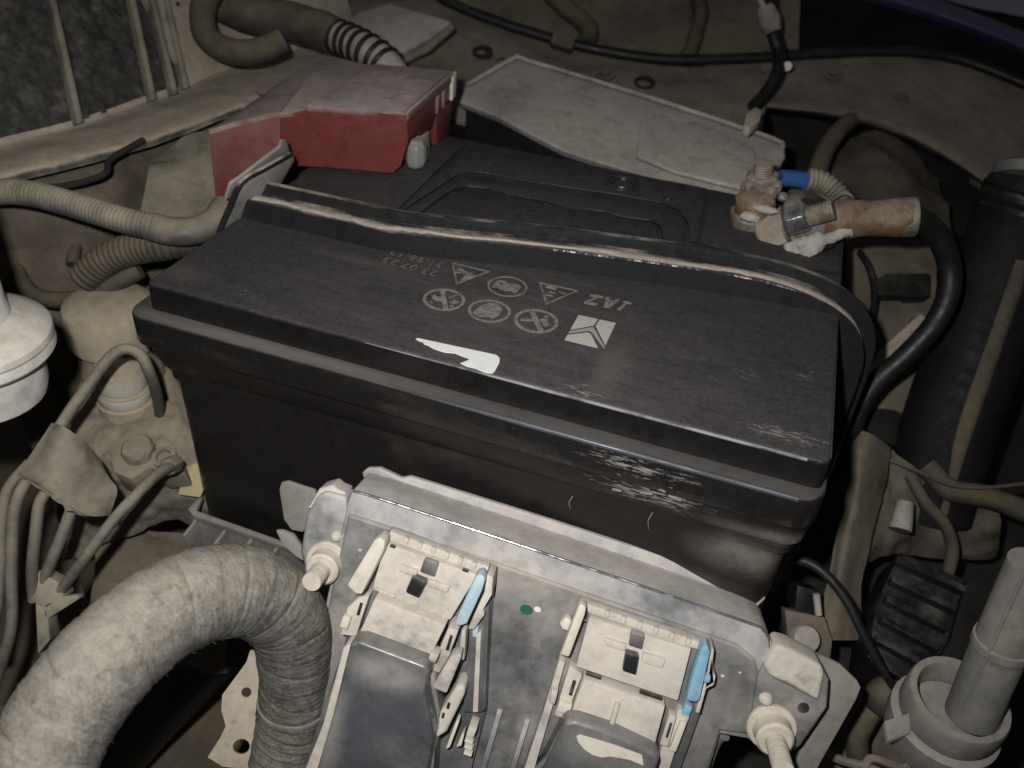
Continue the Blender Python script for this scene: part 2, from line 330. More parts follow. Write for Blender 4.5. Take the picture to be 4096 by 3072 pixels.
# scuffed white wear along the battery's front right flange: marks with a shape of their own
def add_wear(M, spots, col, th=0.56, sc=(130, 800, 900), lo=0.135, hi=0.21, amt=0.8):
    N = M.node_tree.nodes; L = M.node_tree.links; b = N['Principled BSDF']
    src = b.inputs['Base Color'].links[0].from_socket
    geo = N.new('ShaderNodeNewGeometry')
    total = None
    for (c, rx, ry, rz, amp) in spots:
        mp = N.new('ShaderNodeMapping'); mp.inputs['Location'].default_value = (-c[0]/rx, -c[1]/ry, -c[2]/rz); mp.inputs['Scale'].default_value = (1/rx, 1/ry, 1/rz)
        L.new(geo.outputs['Position'], mp.inputs['Vector'])
        ln = N.new('ShaderNodeVectorMath'); ln.operation = 'LENGTH'; L.new(mp.outputs[0], ln.inputs[0])
        mr = N.new('ShaderNodeMapRange'); mr.interpolation_type = 'SMOOTHSTEP'; L.new(ln.outputs['Value'], mr.inputs[0])
        mr.inputs[1].default_value = 1.0; mr.inputs[2].default_value = 0.1; mr.inputs[3].default_value = 0; mr.inputs[4].default_value = amp
        if total is None: total = mr.outputs[0]
        else:
            mx = N.new('ShaderNodeMath'); mx.operation = 'MAXIMUM'; L.new(total, mx.inputs[0]); L.new(mr.outputs[0], mx.inputs[1]); total = mx.outputs[0]
    mp = N.new('ShaderNodeMapping'); mp.inputs['Scale'].default_value = sc; L.new(geo.outputs['Position'], mp.inputs['Vector'])
    n = N.new('ShaderNodeTexNoise'); n.inputs['Scale'].default_value = 1; n.inputs['Detail'].default_value = 7; n.inputs['Roughness'].default_value = 0.72; L.new(mp.outputs[0], n.inputs['Vector'])
    ad = N.new('ShaderNodeMath'); ad.operation = 'MULTIPLY_ADD'; L.new(total, ad.inputs[0]); ad.inputs[1].default_value = 0.22; L.new(n.outputs[0], ad.inputs[2])
    mr = N.new('ShaderNodeMapRange'); L.new(ad.outputs[0], mr.inputs[0]); mr.inputs[1].default_value = th+lo; mr.inputs[2].default_value = th+hi; mr.inputs[4].default_value = amt
    fm = N.new('ShaderNodeMath'); fm.operation = 'MULTIPLY'; L.new(mr.outputs[0], fm.inputs[0]); L.new(total, fm.inputs[1])
    mc = N.new('ShaderNodeMix'); mc.data_type = 'RGBA'; L.new(fm.outputs[0], mc.inputs[0]); L.new(src, mc.inputs[6]); mc.inputs[7].default_value = (*col, 1)
    L.new(mc.outputs[2], b.inputs['Base Color'])

# ================================================================== SETTING
zf = -0.40
mb = MB(); n = 60
G = [[Vector((-1.6+3.6*i/n, -1.2+3.2*j/n, zf)) for i in range(n+1)] for j in range(n+1)]
for r in G:
    for p in r: p.z += 0.03*noise.fractal(p*7, 0.8, 2, 4)
mb.add([p for r in G for p in r], [[j*(n+1)+i, j*(n+1)+i+1, (j+1)*(n+1)+i+1, (j+1)*(n+1)+i] for j in range(n) for i in range(n)])
struct(obj('floor', mb, m_dirt))

# ---- body panels around the bay
A = [pd(1250, 330, .74), pd(1650, 420, .74), pd(2100, 560, .73), pd(2650, 660, .72), pd(3040, 740, .70)]
B = [pd(1300, 170, .81), pd(1700, 215, .81), pd(2180, 330, .81), pd(2660, 420, .80), pd(3060, 440, .79)]
Cc = [pd(1400, 20, .89), pd(1790, 30, .89), pd(2230, 175, .88), pd(2700, 262, .87), pd(3120, 240, .87)]
o = obj('inner_fender_shelf', sheet([A, B, Cc], 8, 10, .003, .0035, 14, 1), m_dustmetal)
tag(o, 'brown dusty sheet metal shelf behind the battery and the grey cover', 'body panel')
for k, (u, v, r) in enumerate(((1935, 205, .0085), (2580, 330, .0090), (2010, 250, .006))):
    c = pd(u, v, .830); t = MB().lathe(c-Vector((0, 0, .010)), (0.0, -0.35, 1), [(r*0.2, .0), (r*1.1, .001), (r*1.15, .012), (r*0.8, .013), (r*0.7, .004)], 20)
    tag(obj('panel_plug', t, m_void), ('dark round plug in the dusty shelf left of the grey cover', 'dark round plug in the dusty shelf above the grey cover', 'small dark plug close to the grey cover corner')[k], 'plug', 'plugs in the shelf')
D0 = [pd(1300, 60, .93), pd(1790, 45, .91), pd(2230, 190, .90), pd(2700, 275, .89), pd(3200, 255, .89)]
D1 = [pd(1300, -140, .95), pd(1790, -120, .94), pd(2230, -60, .94), pd(2700, -40, .93), pd(3200, -60, .93)]
D2 = [pd(1300, -420, .99), pd(1790, -420, .99), pd(2230, -420, .99), pd(2700, -420, .99), pd(3200, -420, .99)]
o = obj('upper_fender_wall', sheet([D0, D1, D2], 8, 8, .003, .010, 11, 4), m_dustdark)
tag(o, 'dark brown bulged metal wall along the top edge behind the wires', 'body panel')
a = [pd(3040, 245, .86), pd(3400, 215, .87), pd(3750, 235, .86), pd(4000, 290, .85), pd(4400, 480, .83)]
b = [pd(3050, 340, .835), pd(3420, 330, .84), pd(3760, 430, .82), pd(4020, 560, .80), pd(4400, 800, .78)]
c = [pd(3060, 425, .80), pd(3430, 470, .80), pd(3720, 580, .78), pd(3960, 740, .76), pd(4400, 1080, .73)]
d = [pd(3060, 445, .84), pd(3430, 490, .84), pd(3720, 610, .82), pd(3960, 770, .80), pd(4400, 1120, .77)]
o = obj('wheel_arch_panel', sheet([a, b, c, d], 9, 8, .003, .003, 12, 6), m_dustmetal)
tag(o, 'curved brown dusty panel arching across the upper right', 'body panel')
c0 = pd(3600, 405, .822); tag(obj('panel_plug', MB().lathe(c0, (CC-c0), [(.002, .0), (.0075, .0005), (.008, .003), (.003, .0035)], 18), m_loomd), 'round brown plug in the curved panel at upper right', 'plug', 'plugs in the shelf')
a = [pd(3150, -120, .99), pd(3500, -60, .99), pd(3800, 0, .985), pd(4400, 150, .96)]
b = [pd(3150, 120, .95), pd(3500, 110, .95), pd(3800, 150, .94), pd(4400, 300, .92)]
c = [pd(3150, 280, .93), pd(3500, 250, .93), pd(3800, 280, .92), pd(4400, 500, .90)]
o = obj('fender_gutter', sheet([a, b, c], 8, 8, .003, .004, 10, 9), m_duct)
tag(o, 'black gutter panel under the blue fender edge', 'body panel')
a = [pd(3250, -130, .93), pd(3600, -50, .93), pd(3900, 50, .92), pd(4400, 250, .90)]
b = [pd(3260, -80, .915), pd(3600, 5, .915), pd(3900, 105, .905), pd(4400, 310, .885)]
c = [pd(3270, -45, .93), pd(3600, 40, .93), pd(3900, 140, .92), pd(4400, 350, .90)]
o = obj('fender_edge', sheet([a, b, c], 10, 8, .002, 0), m_paint); tag(o, 'blue painted fender edge in the top right corner', 'fender')
# deep wall closing the bay behind and to the right
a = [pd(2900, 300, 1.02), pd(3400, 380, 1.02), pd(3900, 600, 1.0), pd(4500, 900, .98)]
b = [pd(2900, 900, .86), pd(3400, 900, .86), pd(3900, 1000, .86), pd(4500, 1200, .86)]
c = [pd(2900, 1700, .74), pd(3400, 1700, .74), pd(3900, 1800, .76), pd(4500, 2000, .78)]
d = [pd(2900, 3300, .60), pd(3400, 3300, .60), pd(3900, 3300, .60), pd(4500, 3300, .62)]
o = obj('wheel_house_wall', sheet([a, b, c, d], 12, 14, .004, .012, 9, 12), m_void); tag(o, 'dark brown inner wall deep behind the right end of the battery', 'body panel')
# ledge along the left side and what rises behind it
e1 = [pz(-260, 660, 0), pz(0, 582, 0), pz(304, 506, 0), pz(601, 405, 0), pz(747, 354, 0), pz(987, 253, 0), pz(1202, 196, 0), pz(1420, 110, 0)]
e2 = [pz(-260, 790, 0), pz(0, 702, 0), pz(335, 620, 0), pz(570, 557, 0), pz(740, 500, 0), pz(987, 411, 0), pz(1250, 330, 0), pz(1480, 240, 0)]
dn = Vector((0, 0, -.007))
o = obj('side_ledge', sheet([[p.lerp(q, -.04)+Vector((0, 0, .004)) for p, q in zip(e1, e2)], [p.lerp(q, .06) for p, q in zip(e1, e2)], [p.lerp(q, .55)+Vector((0, 0, .0015)) for p, q in zip(e1, e2)], [p.lerp(q, .97) for p, q in zip(e1, e2)], [p+dn+Vector((-.001, 0, 0)) for p in e2]], 8, 6, .002, .0012, 30, 3), m_ledge)
tag(o, 'long pale dusty metal ledge running up the left side', 'ledge')
k1 = [p+Vector((-.002, 0, .002)) for p in e1]; k2 = [p+Vector((-.045, .01, .075)) for p in e1]; k3 = [p+Vector((-.10, .02, .19)) for p in e1]
o = obj('insulation_wall', sheet([[p for p in k1[:6]], k2[:6], k3[:6]], 22, 30, .004, .0035, 85, 5), m_mat); tag(o, 'dark lumpy insulated wall above the pale ledge', 'insulation')
for k, (u0, v0, u1, v1) in enumerate(((185, -60, 308, 502), (505, -60, 602, 408), (585, -60, 688, 385), (640, -60, 734, 360))):
    s_ = v1/560.0
    b0 = pz(u1, v1-8, .004); tp = b0+Vector((-.047, .011, .078)); tp2 = b0+Vector((-.085, .02, .15))
    q1 = px(u0, v0, tp.x+.003)
    fr = Frame(b0, Vector((0.15, 1, 0)), Vector((.9, -.2, .5)))
    t = MB(); n_ = 14; rings = []
    for i in range(n_+1):
        f = i/n_; p = b0.lerp(q1, f)+Vector((.002, 0, 0)); rings.append([p+fr.u*x+fr.n*z for x, z in ((-.0030, -.004), (-.0026, .002), (-.0012, .0035), (.0012, .0035), (.0026, .002), (.0030, -.004))])
    t.loft(rings)
    tag(obj('wall_rib', t, m_loom, bevel=.0004), ('upright dusty rib standing alone at the left of the lumpy wall', 'left upright rib of the three close together on the lumpy wall', 'middle upright rib of the three close together on the lumpy wall', 'right upright rib of the three close together on the lumpy wall')[k], 'rib', 'ribs on the insulated wall')
o = obj('smooth_side_wall', sheet([[p+Vector((.006, -.004, .001)) for p in k1[4:]], [p+Vector((.004, 0, 0)) for p in k2[4:]], k3[4:]], 12, 12, .004, .004, 14, 8), m_ledge); tag(o, 'smooth tan dusty wall to the right of the upright ribs', 'body panel')
# wall under the ledge
f1 = [p+Vector((-.045, .0, -.010)) for p in e2]; f2 = [p+Vector((-.010, .0, -.045)) for p in e2]; f3 = [p+Vector((.01, .0, -.13)) for p in e2]; f4 = [p+Vector((.02, 0, -.36)) for p in e2]
o = obj('lower_side_wall', sheet([f1, f2, f3, f4], 8, 14, .003, .006, 16, 2), m_brown); tag(o, 'brown dusty wall below the pale ledge at left', 'body panel')
g = [[pd(600, 640, .590), pd(690, 575, .605), pd(800, 530, .615), pd(905, 525, .61)], [pd(590, 700, .575), pd(740, 690, .585), pd(850, 690, .59), pd(920, 700, .60)], [pd(560, 860, .57), pd(720, 870, .575), pd(850, 870, .58), pd(930, 880, .585)]]
o = obj('side_bracket', sheet(g, 8, 8, .004, .003, 30, 21), m_pipe); tag(o, 'grey dusty bracket wall left of the red cover', 'bracket')

# grey dusty cover plate behind the battery
frT = Frame((0.18, .288, -.006), (1, 0, 0), (0, -.19, 1))
T = thing('grey_cover', 'pale grey dusty flat cover lying behind the battery', 'cover', (0.18, .36, -.05))
outl = [frT.q(*p) for p in ((1838, 405), (1862, 345), (2055, 228), (2110, 236), (2630, 395), (3090, 548), (3138, 580), (3142, 625), (3095, 712), (2950, 790), (2700, 735), (2400, 650), (2250, 600), (2000, 470))]
obj('plate', MB().prism(outl, (0, .002, -.006)), m_tray, T, bevel=.0018, seg=3)
obj('skirt', MB().prism([p.lerp(frT.o+Vector((.02, .03, 0)), .03)+Vector((0, .003, -.007)) for p in outl], (0, .004, -.05)), m_black, T)
obj('raised_pad', MB().prism([frT.q(*p) for p in ((2560, 500), (2650, 470), (2700, 510), (2790, 500), (3010, 610), (3040, 700), (2960, 770), (2700, 705), (2540, 640))], frT.n*.004), m_tray, T, bevel=.002, seg=3)
bf = [frT.q(*p, .003) for p in ((1870, 340), (2056, 234), (2110, 243), (2630, 402), (3085, 554), (3128, 588))]
obj('folded_edge', MB().tube(bf, .0022, 10, .006), m_tray, T)
# flap above
frF = Frame(pd(1600, 130, .78), CR[0], Vector((-.1, -.45, 1)))
T = thing('folded_flap', 'pale dusty folded flap behind the coiled conduit at top', 'flap', frF.o)
obj('top_sheet', MB().prism([frF.q(*p) for p in ((1380, 110), (1430, 50), (1560, 15), (1800, 85), (1700, 165), (1545, 245), (1420, 200))], -frF.n*.003), m_tray, T, bevel=.0008)
obj('side_sheet', MB().prism([frF.q(*p, -.004) for p in ((1545, 252), (1700, 172), (1806, 92), (1818, 110), (1715, 200), (1560, 275))], -frF.n*.003), m_dustmetal, T, bevel=.0006)

# ================================================================== BATTERY
LB, WB = 0.345, 0.271
bat = thing('car_battery', 'large black car battery with grey warning symbols on its lid', 'battery', (LB/2, WB/2, -.19))
def rr(off, z, r): return rrect(-off, LB+(off if off < .0012 else .0012+(off-.0012)*.12), -off, WB+off, max(.002, r), z)
sp = []
cw = [(py(2290, 1700, -.009), .045, .02, .010, 1.0), (py(2560, 1870, -.009), .055, .02, .012, .95), (py(2620, 1985, -.005), .06, .02, .018, 1.0), (pz(2330, 1560, 0), .030, .013, .01, .8), (pz(3150, 1740, 0), .045, .012, .01, .9), (pz(2990, 1500, 0), .018, .012, .01, .75), (pz(3220, 1500, 0), .012, .016, .01, .7), (pz(2750, 1420, 0), .03, .02, .01, .6), (pz(980, 1170, 0), .04, .012, .01, .55), (py(1000, 1370, -.009), .06, .02, .006, .6)]
for mm in (m_batt, m_flange): add_wear(mm, cw, (0.36, .34, .32))
add_wear(m_case, cw[1:3], (0.34, .32, .30))
sm = dict(th=.30, sc=(60, 60, 60), lo=.02, hi=.5)
add_wear(m_batt, [(pz(2440, 1480, 0), .014, .045, .02, 1), (pz(730, 1090, 0), .03, .016, .02, 1), (pz(1420, 1040, 0), .05, .008, .02, .9), (pz(2100, 1560, 0), .09, .012, .02, .7)], (.13, .12, .105), amt=.45, **sm)
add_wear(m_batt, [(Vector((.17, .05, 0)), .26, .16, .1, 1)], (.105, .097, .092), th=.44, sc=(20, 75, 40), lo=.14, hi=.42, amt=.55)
add_wear(m_case, [(py(2960, 2240, 0), .035, .03, .020, 1), (py(3130, 2150, 0), .055, .03, .010, 1), (py(2700, 2330, 0), .05, .03, .016, .6)], (.23, .21, .18), amt=.85, **sm)
obj('case', MB().loft([rr(-.006, -.19, .010), rr(-.005, -.185, .010), rr(-.0030, -.062, .009), rr(-.0030, -.0605, .009), rr(-.0010, -.0600, .009), rr(-.0008, -.054, .009), rr(.0022, -.0500, .010), rr(.0050, -.0400, .011), rr(.0050, -.0325, .011)]), m_case, bat, ang=25)
obj('flange', MB().loft([rr(.0084, -.0335, .010), rr(.0091, -.0332, .011), rr(.0094, -.0325, .011), rr(.0094, -.0172, .011), rr(.0090, -.0160, .011), rr(.0081, -.0154, .010), rr(.0014, -.0148, .006), rr(-.004, -.0148, .006)]), m_flange, bat, ang=60)
obj('lid_band', MB().loft([rr(.0006, -.0152, .0045), rr(.0002, -.0142, .0045), rr(0, -.0016, .0045), rr(-.0010, -.0016, .0045)]), m_band, bat, ang=40)
lid = obj('lid', MB().loft([rr(-.0002, -.0016, .0045), rr(-.0003, -.0009, .0042), rr(-.0008, -.0002, .004), rr(-.0018, 0, .0038)]), m_batt, bat, ang=60)
m_edge1 = mat('worn_plastic_glint', (.30, .30, .31), amt=.42, rough=.22, scale=260, soft=.10, up=0, bump=.05, dust=(.03, .028, .028), stretch=(.12, 1, 1))  # light grey paints in the lid edge highlight along with some wear
m_edge2 = mat('plastic_edge_highlight', (.085, .09, .105), amt=.40, rough=.25, scale=120, soft=.3, up=0, bump=.04, dust=(.022, .02, .02), stretch=(.12, 1, 1))  # bluish grey holds a soft edge highlight in its colour
obj('worn_edge_glint', MB().tube([(.125, .0002, -.0010), (.2, .0002, -.0010), (.335, .0002, -.0010)], lambda f: .00015+.0006*min(1, f*2.2), 8, .004), m_edge1, bat)  # pale line: painted highlight on the front lid edge, together with scuffing
obj('worn_edge_glint', MB().tube([(LB-.0004, .006, -.0010), (LB-.0004, .06, -.0010), (LB-.0004, .10, -.0010)], lambda f: .0006-.0004*f, 8, .004), m_edge2, bat)
obj('flange_highlight', MB().tube([(.13, -.0086, -.0163), (.22, -.0086, -.0163), (.336, -.0086, -.0163)], lambda f: .0003+.0011*min(1, f*2.5), 10, .004), m_edge2, bat)  # soft highlight on the flange edge drawn as a thin coloured tube
add_wear(m_flange, [(Vector((.06, -.005, -.0150)), .17, .010, .0026, 1)], (.125, .114, .098), th=.30, sc=(40, 300, 40), lo=.02, hi=.42, amt=.85)
# raised deck plates behind the strap: grip, middle plate, terminal decks
def flat(pxs, z0, h): return MB().prism([pz(u, v, z0+h) for u, v in pxs], (0, 0, -h))
zt = 0.0017
obj('centre_plate', flat([(1700, 860), (1750, 815), (1820, 768), (1870, 754), (1950, 762), (2030, 786), (2160, 806), (2185, 835), (2270, 852), (2350, 846), (2420, 858), (2480, 874), (2590, 888), (2625, 905), (2640, 960), (2640, 1010), (2200, 960), (1700, 900)], 0, zt), m_batt, bat, bevel=.0008)
obj('carry_handle', flat([(1622, 850), (1700, 800), (1790, 742), (1845, 708), (1920, 702), (2040, 728), (2250, 760), (2450, 788), (2630, 822), (2700, 850), (2735, 900), (2738, 965), (2715, 1015), (2655, 1010), (2655, 960), (2640, 898), (2600, 878), (2490, 864), (2430, 846), (2350, 834), (2290, 836), (2230, 818), (2190, 802), (2160, 796), (2040, 776), (1955, 750), (1870, 742), (1812, 756), (1740, 803), (1680, 850)], 0, zt+.0006), m_batt, bat, bevel=.0008)
obj('rear_deck', flat([(1600, 846), (1855, 604), (1880, 590), (2300, 664), (2690, 724), (2828, 752), (2790, 965), (2760, 965), (2755, 895), (2715, 838), (2640, 806), (2450, 772), (2250, 744), (2040, 710), (1920, 686), (1838, 692), (1780, 730), (1690, 788)], 0, zt), m_batt, bat, bevel=.0008)
obj('left_deck', flat([(1180, 740), (1200, 690), (1510, 510), (1560, 506), (1862, 580), (1838, 596), (1590, 836), (1400, 810)], 0, zt), m_batt, bat, bevel=.0008)
obj('right_deck', flat([(2842, 756), (3000, 788), (3340, 868), (3366, 890), (3358, 1090), (3100, 1050), (2804, 968)], 0, zt), m_batt, bat, bevel=.0008)
obj('vent_plug', MB().lathe(pz(2490, 735, zt), (0, 0, 1), [(.012, 0), (.0118, .0008), (.0098, .001), (.0094, .0003), (.0085, .0003), (.0081, .0012), (.0060, .0013), (.0056, .0004), (.001, .0004)], 32), m_batt, bat, ang=25)
obj('vent_pin', MB().lathe(pz(2672, 792, zt), (0, 0, 1), [(.0035, 0), (.003, .0008), (.001, .0004)], 16), m_batt, bat)
bs = pz(3215, 945, .0017); NP = Vector((bs.x, bs.y, 0))
obj('terminal_collar', MB().lathe(NP, (0, 0, 1), [(.021, .0015), (.0215, .0045), (.0205, .0058), (.0150, .0060), (.0140, .0040), (.0135, .0080), (.012, .0085)], 40), m_batt, bat, ang=30)
obj('negative_post', MB().lathe(NP, (0, 0, 1), [(.0105, .004), (.0095, .024), (.0085, .025)], 28), m_lead, bat)
# printed symbols (thin ink films on the lid)
ZI = 0.00025
def film(polys, z=ZI, h=.00015):
    t = MB()
    for pl in polys: t.prism([Vector((x, y, z+h)) for x, y in pl[0]], (0, 0, -h), [[Vector((x, y, z+h)) for x, y in hh] for hh in pl[1:]])
    return t
def ringp(c, r0, r1, n=40): return [[(c[0]+r1*math.cos(2*math.pi*i/n), c[1]+r1*math.sin(2*math.pi*i/n)) for i in range(n)], [(c[0]+r0*math.cos(2*math.pi*i/n), c[1]+r0*math.sin(2*math.pi*i/n)) for i in range(n)]]
def bar(c, ang, L, wd):
    a = math.radians(ang); d = (math.cos(a), math.sin(a)); e = (-d[1], d[0])
    return [[(c[0]+d[0]*s*L/2+e[0]*t*wd/2, c[1]+d[1]*s*L/2+e[1]*t*wd/2) for s, t in ((-1, -1), (1, -1), (1, 1), (-1, 1))]]
def blob(c, pts, sc): return [[(c[0]-x*sc, c[1]-y*sc) for x, y in pts]]       # print stands upside down to the viewer
def merge(*mbs):
    t = MB()
    for q in mbs: t.add(q.v, q.f)
    return t
def cpt(u, v): p = pz(u, v, 0); return (p.x, p.y)
K = [(0.1446, .0523), (0.1700, .0522), (0.1951, .0535), (0.1702, .0801)]
# no tools / sparks
c = K[0]; obj('warning_symbol', merge(film([ringp(c, .0094, .0111)]), film([bar(c, 118, .0195, .0026)], ZI+.0002), film([
    [[(c[0]-.0075, c[1]+.0005), (c[0]-.006, c[1]+.0025), (c[0]-.0045, c[1]+.001), (c[0]-.0025, c[1]+.0015), (c[0]-.001, c[1]+.003), (c[0]-.0005, c[1]-.002), (c[0]-.003, c[1]-.0035), (c[0]-.0055, c[1]-.0025)]],
    [[(c[0]+.0035, c[1]-.001), (c[0]+.005, c[1]+.0005), (c[0]+.0045, c[1]+.002), (c[0]+.0065, c[1]+.0015), (c[0]+.0085, c[1]+.0005), (c[0]+.007, c[1]-.0015), (c[0]+.005, c[1]-.0028)]],
    [[(c[0]-.006, c[1]-.0055), (c[0]-.0045, c[1]-.0065), (c[0]-.004, c[1]-.005), (c[0]-.0052, c[1]-.0042)]],
    bar((c[0]+.003, c[1]+.005), 60, .005, .0009), bar((c[0]+.006, c[1]-.0045), 30, .002, .0014)])), m_print, bat)
# goggles face
c = K[1]; face = [(-.0072, -.0055), (-.0055, .0035), (-.003, .007), (.001, .0082), (.0042, .0066), (.0062, .003), (.0058, -.002), (.0045, -.0066), (.0015, -.0055), (-.0005, -.0068), (-.003, -.0078), (-.0055, -.0065)]
def gog(x, y): return [(c[0]+x+.0018*math.cos(2*math.pi*i/14), c[1]+y+.0013*math.sin(2*math.pi*i/14)) for i in range(14)]
def gog2(x, y): return [[(c[0]+x+.0013*math.cos(2*math.pi*i/14), c[1]+y+.0009*math.sin(2*math.pi*i/14)) for i in range(14)]]
obj('warning_symbol', film([ringp(c, .0096, .0112), [[(c[0]+x, c[1]+y) for x, y in face], gog(-.0022, .0010), gog(.0026, .0002)], gog2(-.0022, .0010), gog2(.0026, .0002)]), m_print, bat)
# no open flame
c = K[2]; obj('warning_symbol', merge(film([ringp(c, .0096, .0115)]), film([bar(c, 122, .0200, .0028)], ZI+.0002), film([bar((c[0]-.004, c[1]-.0008), 22, .008, .0022),
    [[(c[0]+.0012, c[1]+.0020), (c[0]+.0035, c[1]+.0045), (c[0]+.0055, c[1]+.0035), (c[0]+.0048, c[1]+.0015), (c[0]+.0075, c[1]-.0005), (c[0]+.0062, c[1]-.0030), (c[0]+.0042, c[1]-.0022), (c[0]+.0035, c[1]-.0005)]],
    [[(c[0]+.0035+.0014*math.cos(i), c[1]+.0065+.0012*math.sin(i)) for i in (0, 1, 2, 3, 4, 5)]]])), m_print, bat)
# read the manual
c = K[3]; obj('warning_symbol', film([ringp(c, .0098, .0109), [[(c[0]-.0075, c[1]-.0042), (c[0]-.0068, c[1]+.0040), (c[0]-.004, c[1]+.0050), (c[0]-.0005, c[1]+.0032), (c[0]+.003, c[1]+.0045), (c[0]+.0072, c[1]+.0036), (c[0]+.0066, c[1]-.0046), (c[0]+.003, c[1]-.0036), (c[0]-.0005, c[1]-.0050), (c[0]-.004, c[1]-.0036)], [(c[0]-.0052, c[1]+.0005), (c[0]-.0030, c[1]+.0004), (c[0]-.0030, c[1]+.0026), (c[0]-.0052, c[1]+.0027)]]]), m_print, bat)
def tri(pts, k=.16):
    P = [cpt(*p) for p in pts]; g = (sum(p[0] for p in P)/3, sum(p[1] for p in P)/3)
    return P, g, [P, [(p[0]+(g[0]-p[0])*k, p[1]+(g[1]-p[1])*k) for p in P]]
P, g, rg = tri(((1806, 1050), (1962, 1088), (1824, 1140)))
rays_ = [[[(P[0][0]*.72+g[0]*.28+.001, P[0][1]*.72+g[1]*.28-.001), (g[0]+.004, g[1]+.0005), (g[0]-.001, g[1]+.001)]], [[(P[2][0]*.72+g[0]*.28, P[2][1]*.72+g[1]*.28), (g[0]+.0075, g[1]-.0005), (g[0]+.001, g[1]-.0015)]], [[(g[0]-.0055, g[1]+.0025), (g[0]+.002, g[1]+.0010), (g[0]+.003, g[1]-.0005), (g[0]-.006, g[1]+.0003)]], [[(g[0]-.0062, g[1]-.0015), (g[0]+.001, g[1]-.0010), (g[0]-.0062, g[1]-.0035)]]]
obj('warning_symbol', merge(film([rg]), film(rays_, ZI+.0001)), m_print, bat)
P, g, rg = tri(((2154, 1129), (2316, 1164), (2184, 1221)))
obj('warning_symbol', film([rg, bar((g[0]-.003, g[1]+.004), -6, .006, .0028), bar((g[0]+.0045, g[1]+.0012), -10, .005, .0011), bar((g[0]-.001, g[1]-.001), 0, .0035, .0012), bar((g[0]-.0025, g[1]-.0045), 4, .006, .0012)]), m_print, bat)
# brand word and square emblem
def quad(u): return [cpt(*p) for p in u]
def bil(q, x, y): a = [q[0][i]+(q[1][i]-q[0][i])*x for i in (0, 1)]; b = [q[3][i]+(q[2][i]-q[3][i])*x for i in (0, 1)]; return (a[0]+(b[0]-a[0])*y, a[1]+(b[1]-a[1])*y)
q = quad(((2362, 1177), (2534, 1212), (2500, 1246), (2338, 1216)))
lets = [[(0, 0), (.33, 0), (.33, .2), (.24, .2), (.07, .78), (.30, .78), (.30, 1), (-.02, 1), (-.02, .8), (.15, .22), (0, .22)],
        [(.36, 0), (.45, 0), (.53, .72), (.60, 0), (.70, 0), (.60, 1), (.47, 1)],
        [(.76, .12), (.79, .0), (.95, 0), (.99, .15), (.97, .24), (.90, .24), (.90, 1), (.80, 1), (.83, .2)]]
for lt in lets: obj('letter', film([[[bil(q, x, y) for x, y in lt]]]), m_print, bat)
obj('letter_bar', film([[[bil(q, x, y) for x, y in ((.455, .22), (.61, .22), (.595, .42), (.47, .42))]]], ZI+.0002), m_print, bat)
q = quad(((2314, 1262), (2463, 1294), (2414, 1400), (2258, 1362)))
m_emb = mat('emblem_print', (0.50, .475, .43), amt=.15, rough=.6, bump=0, dust=(.30, .27, .23), scale=160)
pieces = [[(0, 0), (.53, 0), (.50, .26), (.0, .60)], [(.57, 0), (1, 0), (1, .86), (.545, .27)], [(.02, .66), (.50, .34), (.50, .36), (.43, .46), (.02, .72)], [(.515, .345), (1, .98), (1, 1), (.93, .93), (.52, .48), (.46, .46)], [(0, .80), (.44, .56), (.53, .58), (.86, 1), (0, 1)]]
for pc in (pieces[0], pieces[1], pieces[4]): obj('emblem_piece', film([[[bil(q, x, y) for x, y in pc]]]), m_emb, bat)
obj('emblem_piece', film([[[bil(q, x, y) for x, y in ((.0, .66), (.51, .32), (1, .92), (1, .97), (.53, .51), (.44, .49), (0, .74))]]]), mat('emblem_print_shade', (0.36, .34, .31), amt=.1, rough=.6, bump=0), bat)
def text(body, centre, size, name='date_code', rot=math.pi, shear=0.0):
    cu = bpy.data.curves.new(name, 'FONT'); cu.body = body; cu.size = size; cu.align_x = 'CENTER'; cu.align_y = 'CENTER'; cu.extrude = .00005; cu.space_character = 1.1
    to = bpy.data.objects.new(name, cu); COL.objects.link(to); bpy.context.view_layer.update()
    me = bpy.data.meshes.new_from_object(to.evaluated_get(bpy.context.evaluated_depsgraph_get())); bpy.data.objects.remove(to)
    M = Matrix.Translation(Vector((centre[0], centre[1], ZI+.0002))) @ Matrix.Rotation(rot, 4, 'Z'); me.transform(WM[bat.name].inverted() @ M)
    o = bpy.data.objects.new(name, me); COL.objects.link(o); o.parent = bat; me.materials.append(MATS['faint_date_print']); WM[o.name] = WM[bat.name]; return o
m_date = mat('faint_date_print', (0.21, 0.195, 0.175), amt=0.3, rough=.6, bump=0, dust=(.07, .065, .06), scale=400)
text('23.07.23', cpt(1640, 1068), .0088, rot=math.pi-.05)
text('31.98.12', cpt(1668, 1036), .0088, rot=math.pi-.05)
patch_px = [(1663, 1355), (1672, 1352), (1985, 1419), (1999, 1433), (1998, 1450), (1978, 1486), (1968, 1492), (1945, 1490), (1900, 1472), (1866, 1464), (1842, 1452), (1870, 1442), (1880, 1434), (1850, 1424), (1822, 1412), (1780, 1408), (1750, 1399), (1728, 1390), (1712, 1380), (1696, 1375), (1690, 1366), (1678, 1363)]
obj('pale_patch', MB().prism([pz(u, v, .0006) for u, v in patch_px], (0, 0, -.0004)), m_white, bat)  # ragged white patch lying flat on the lid
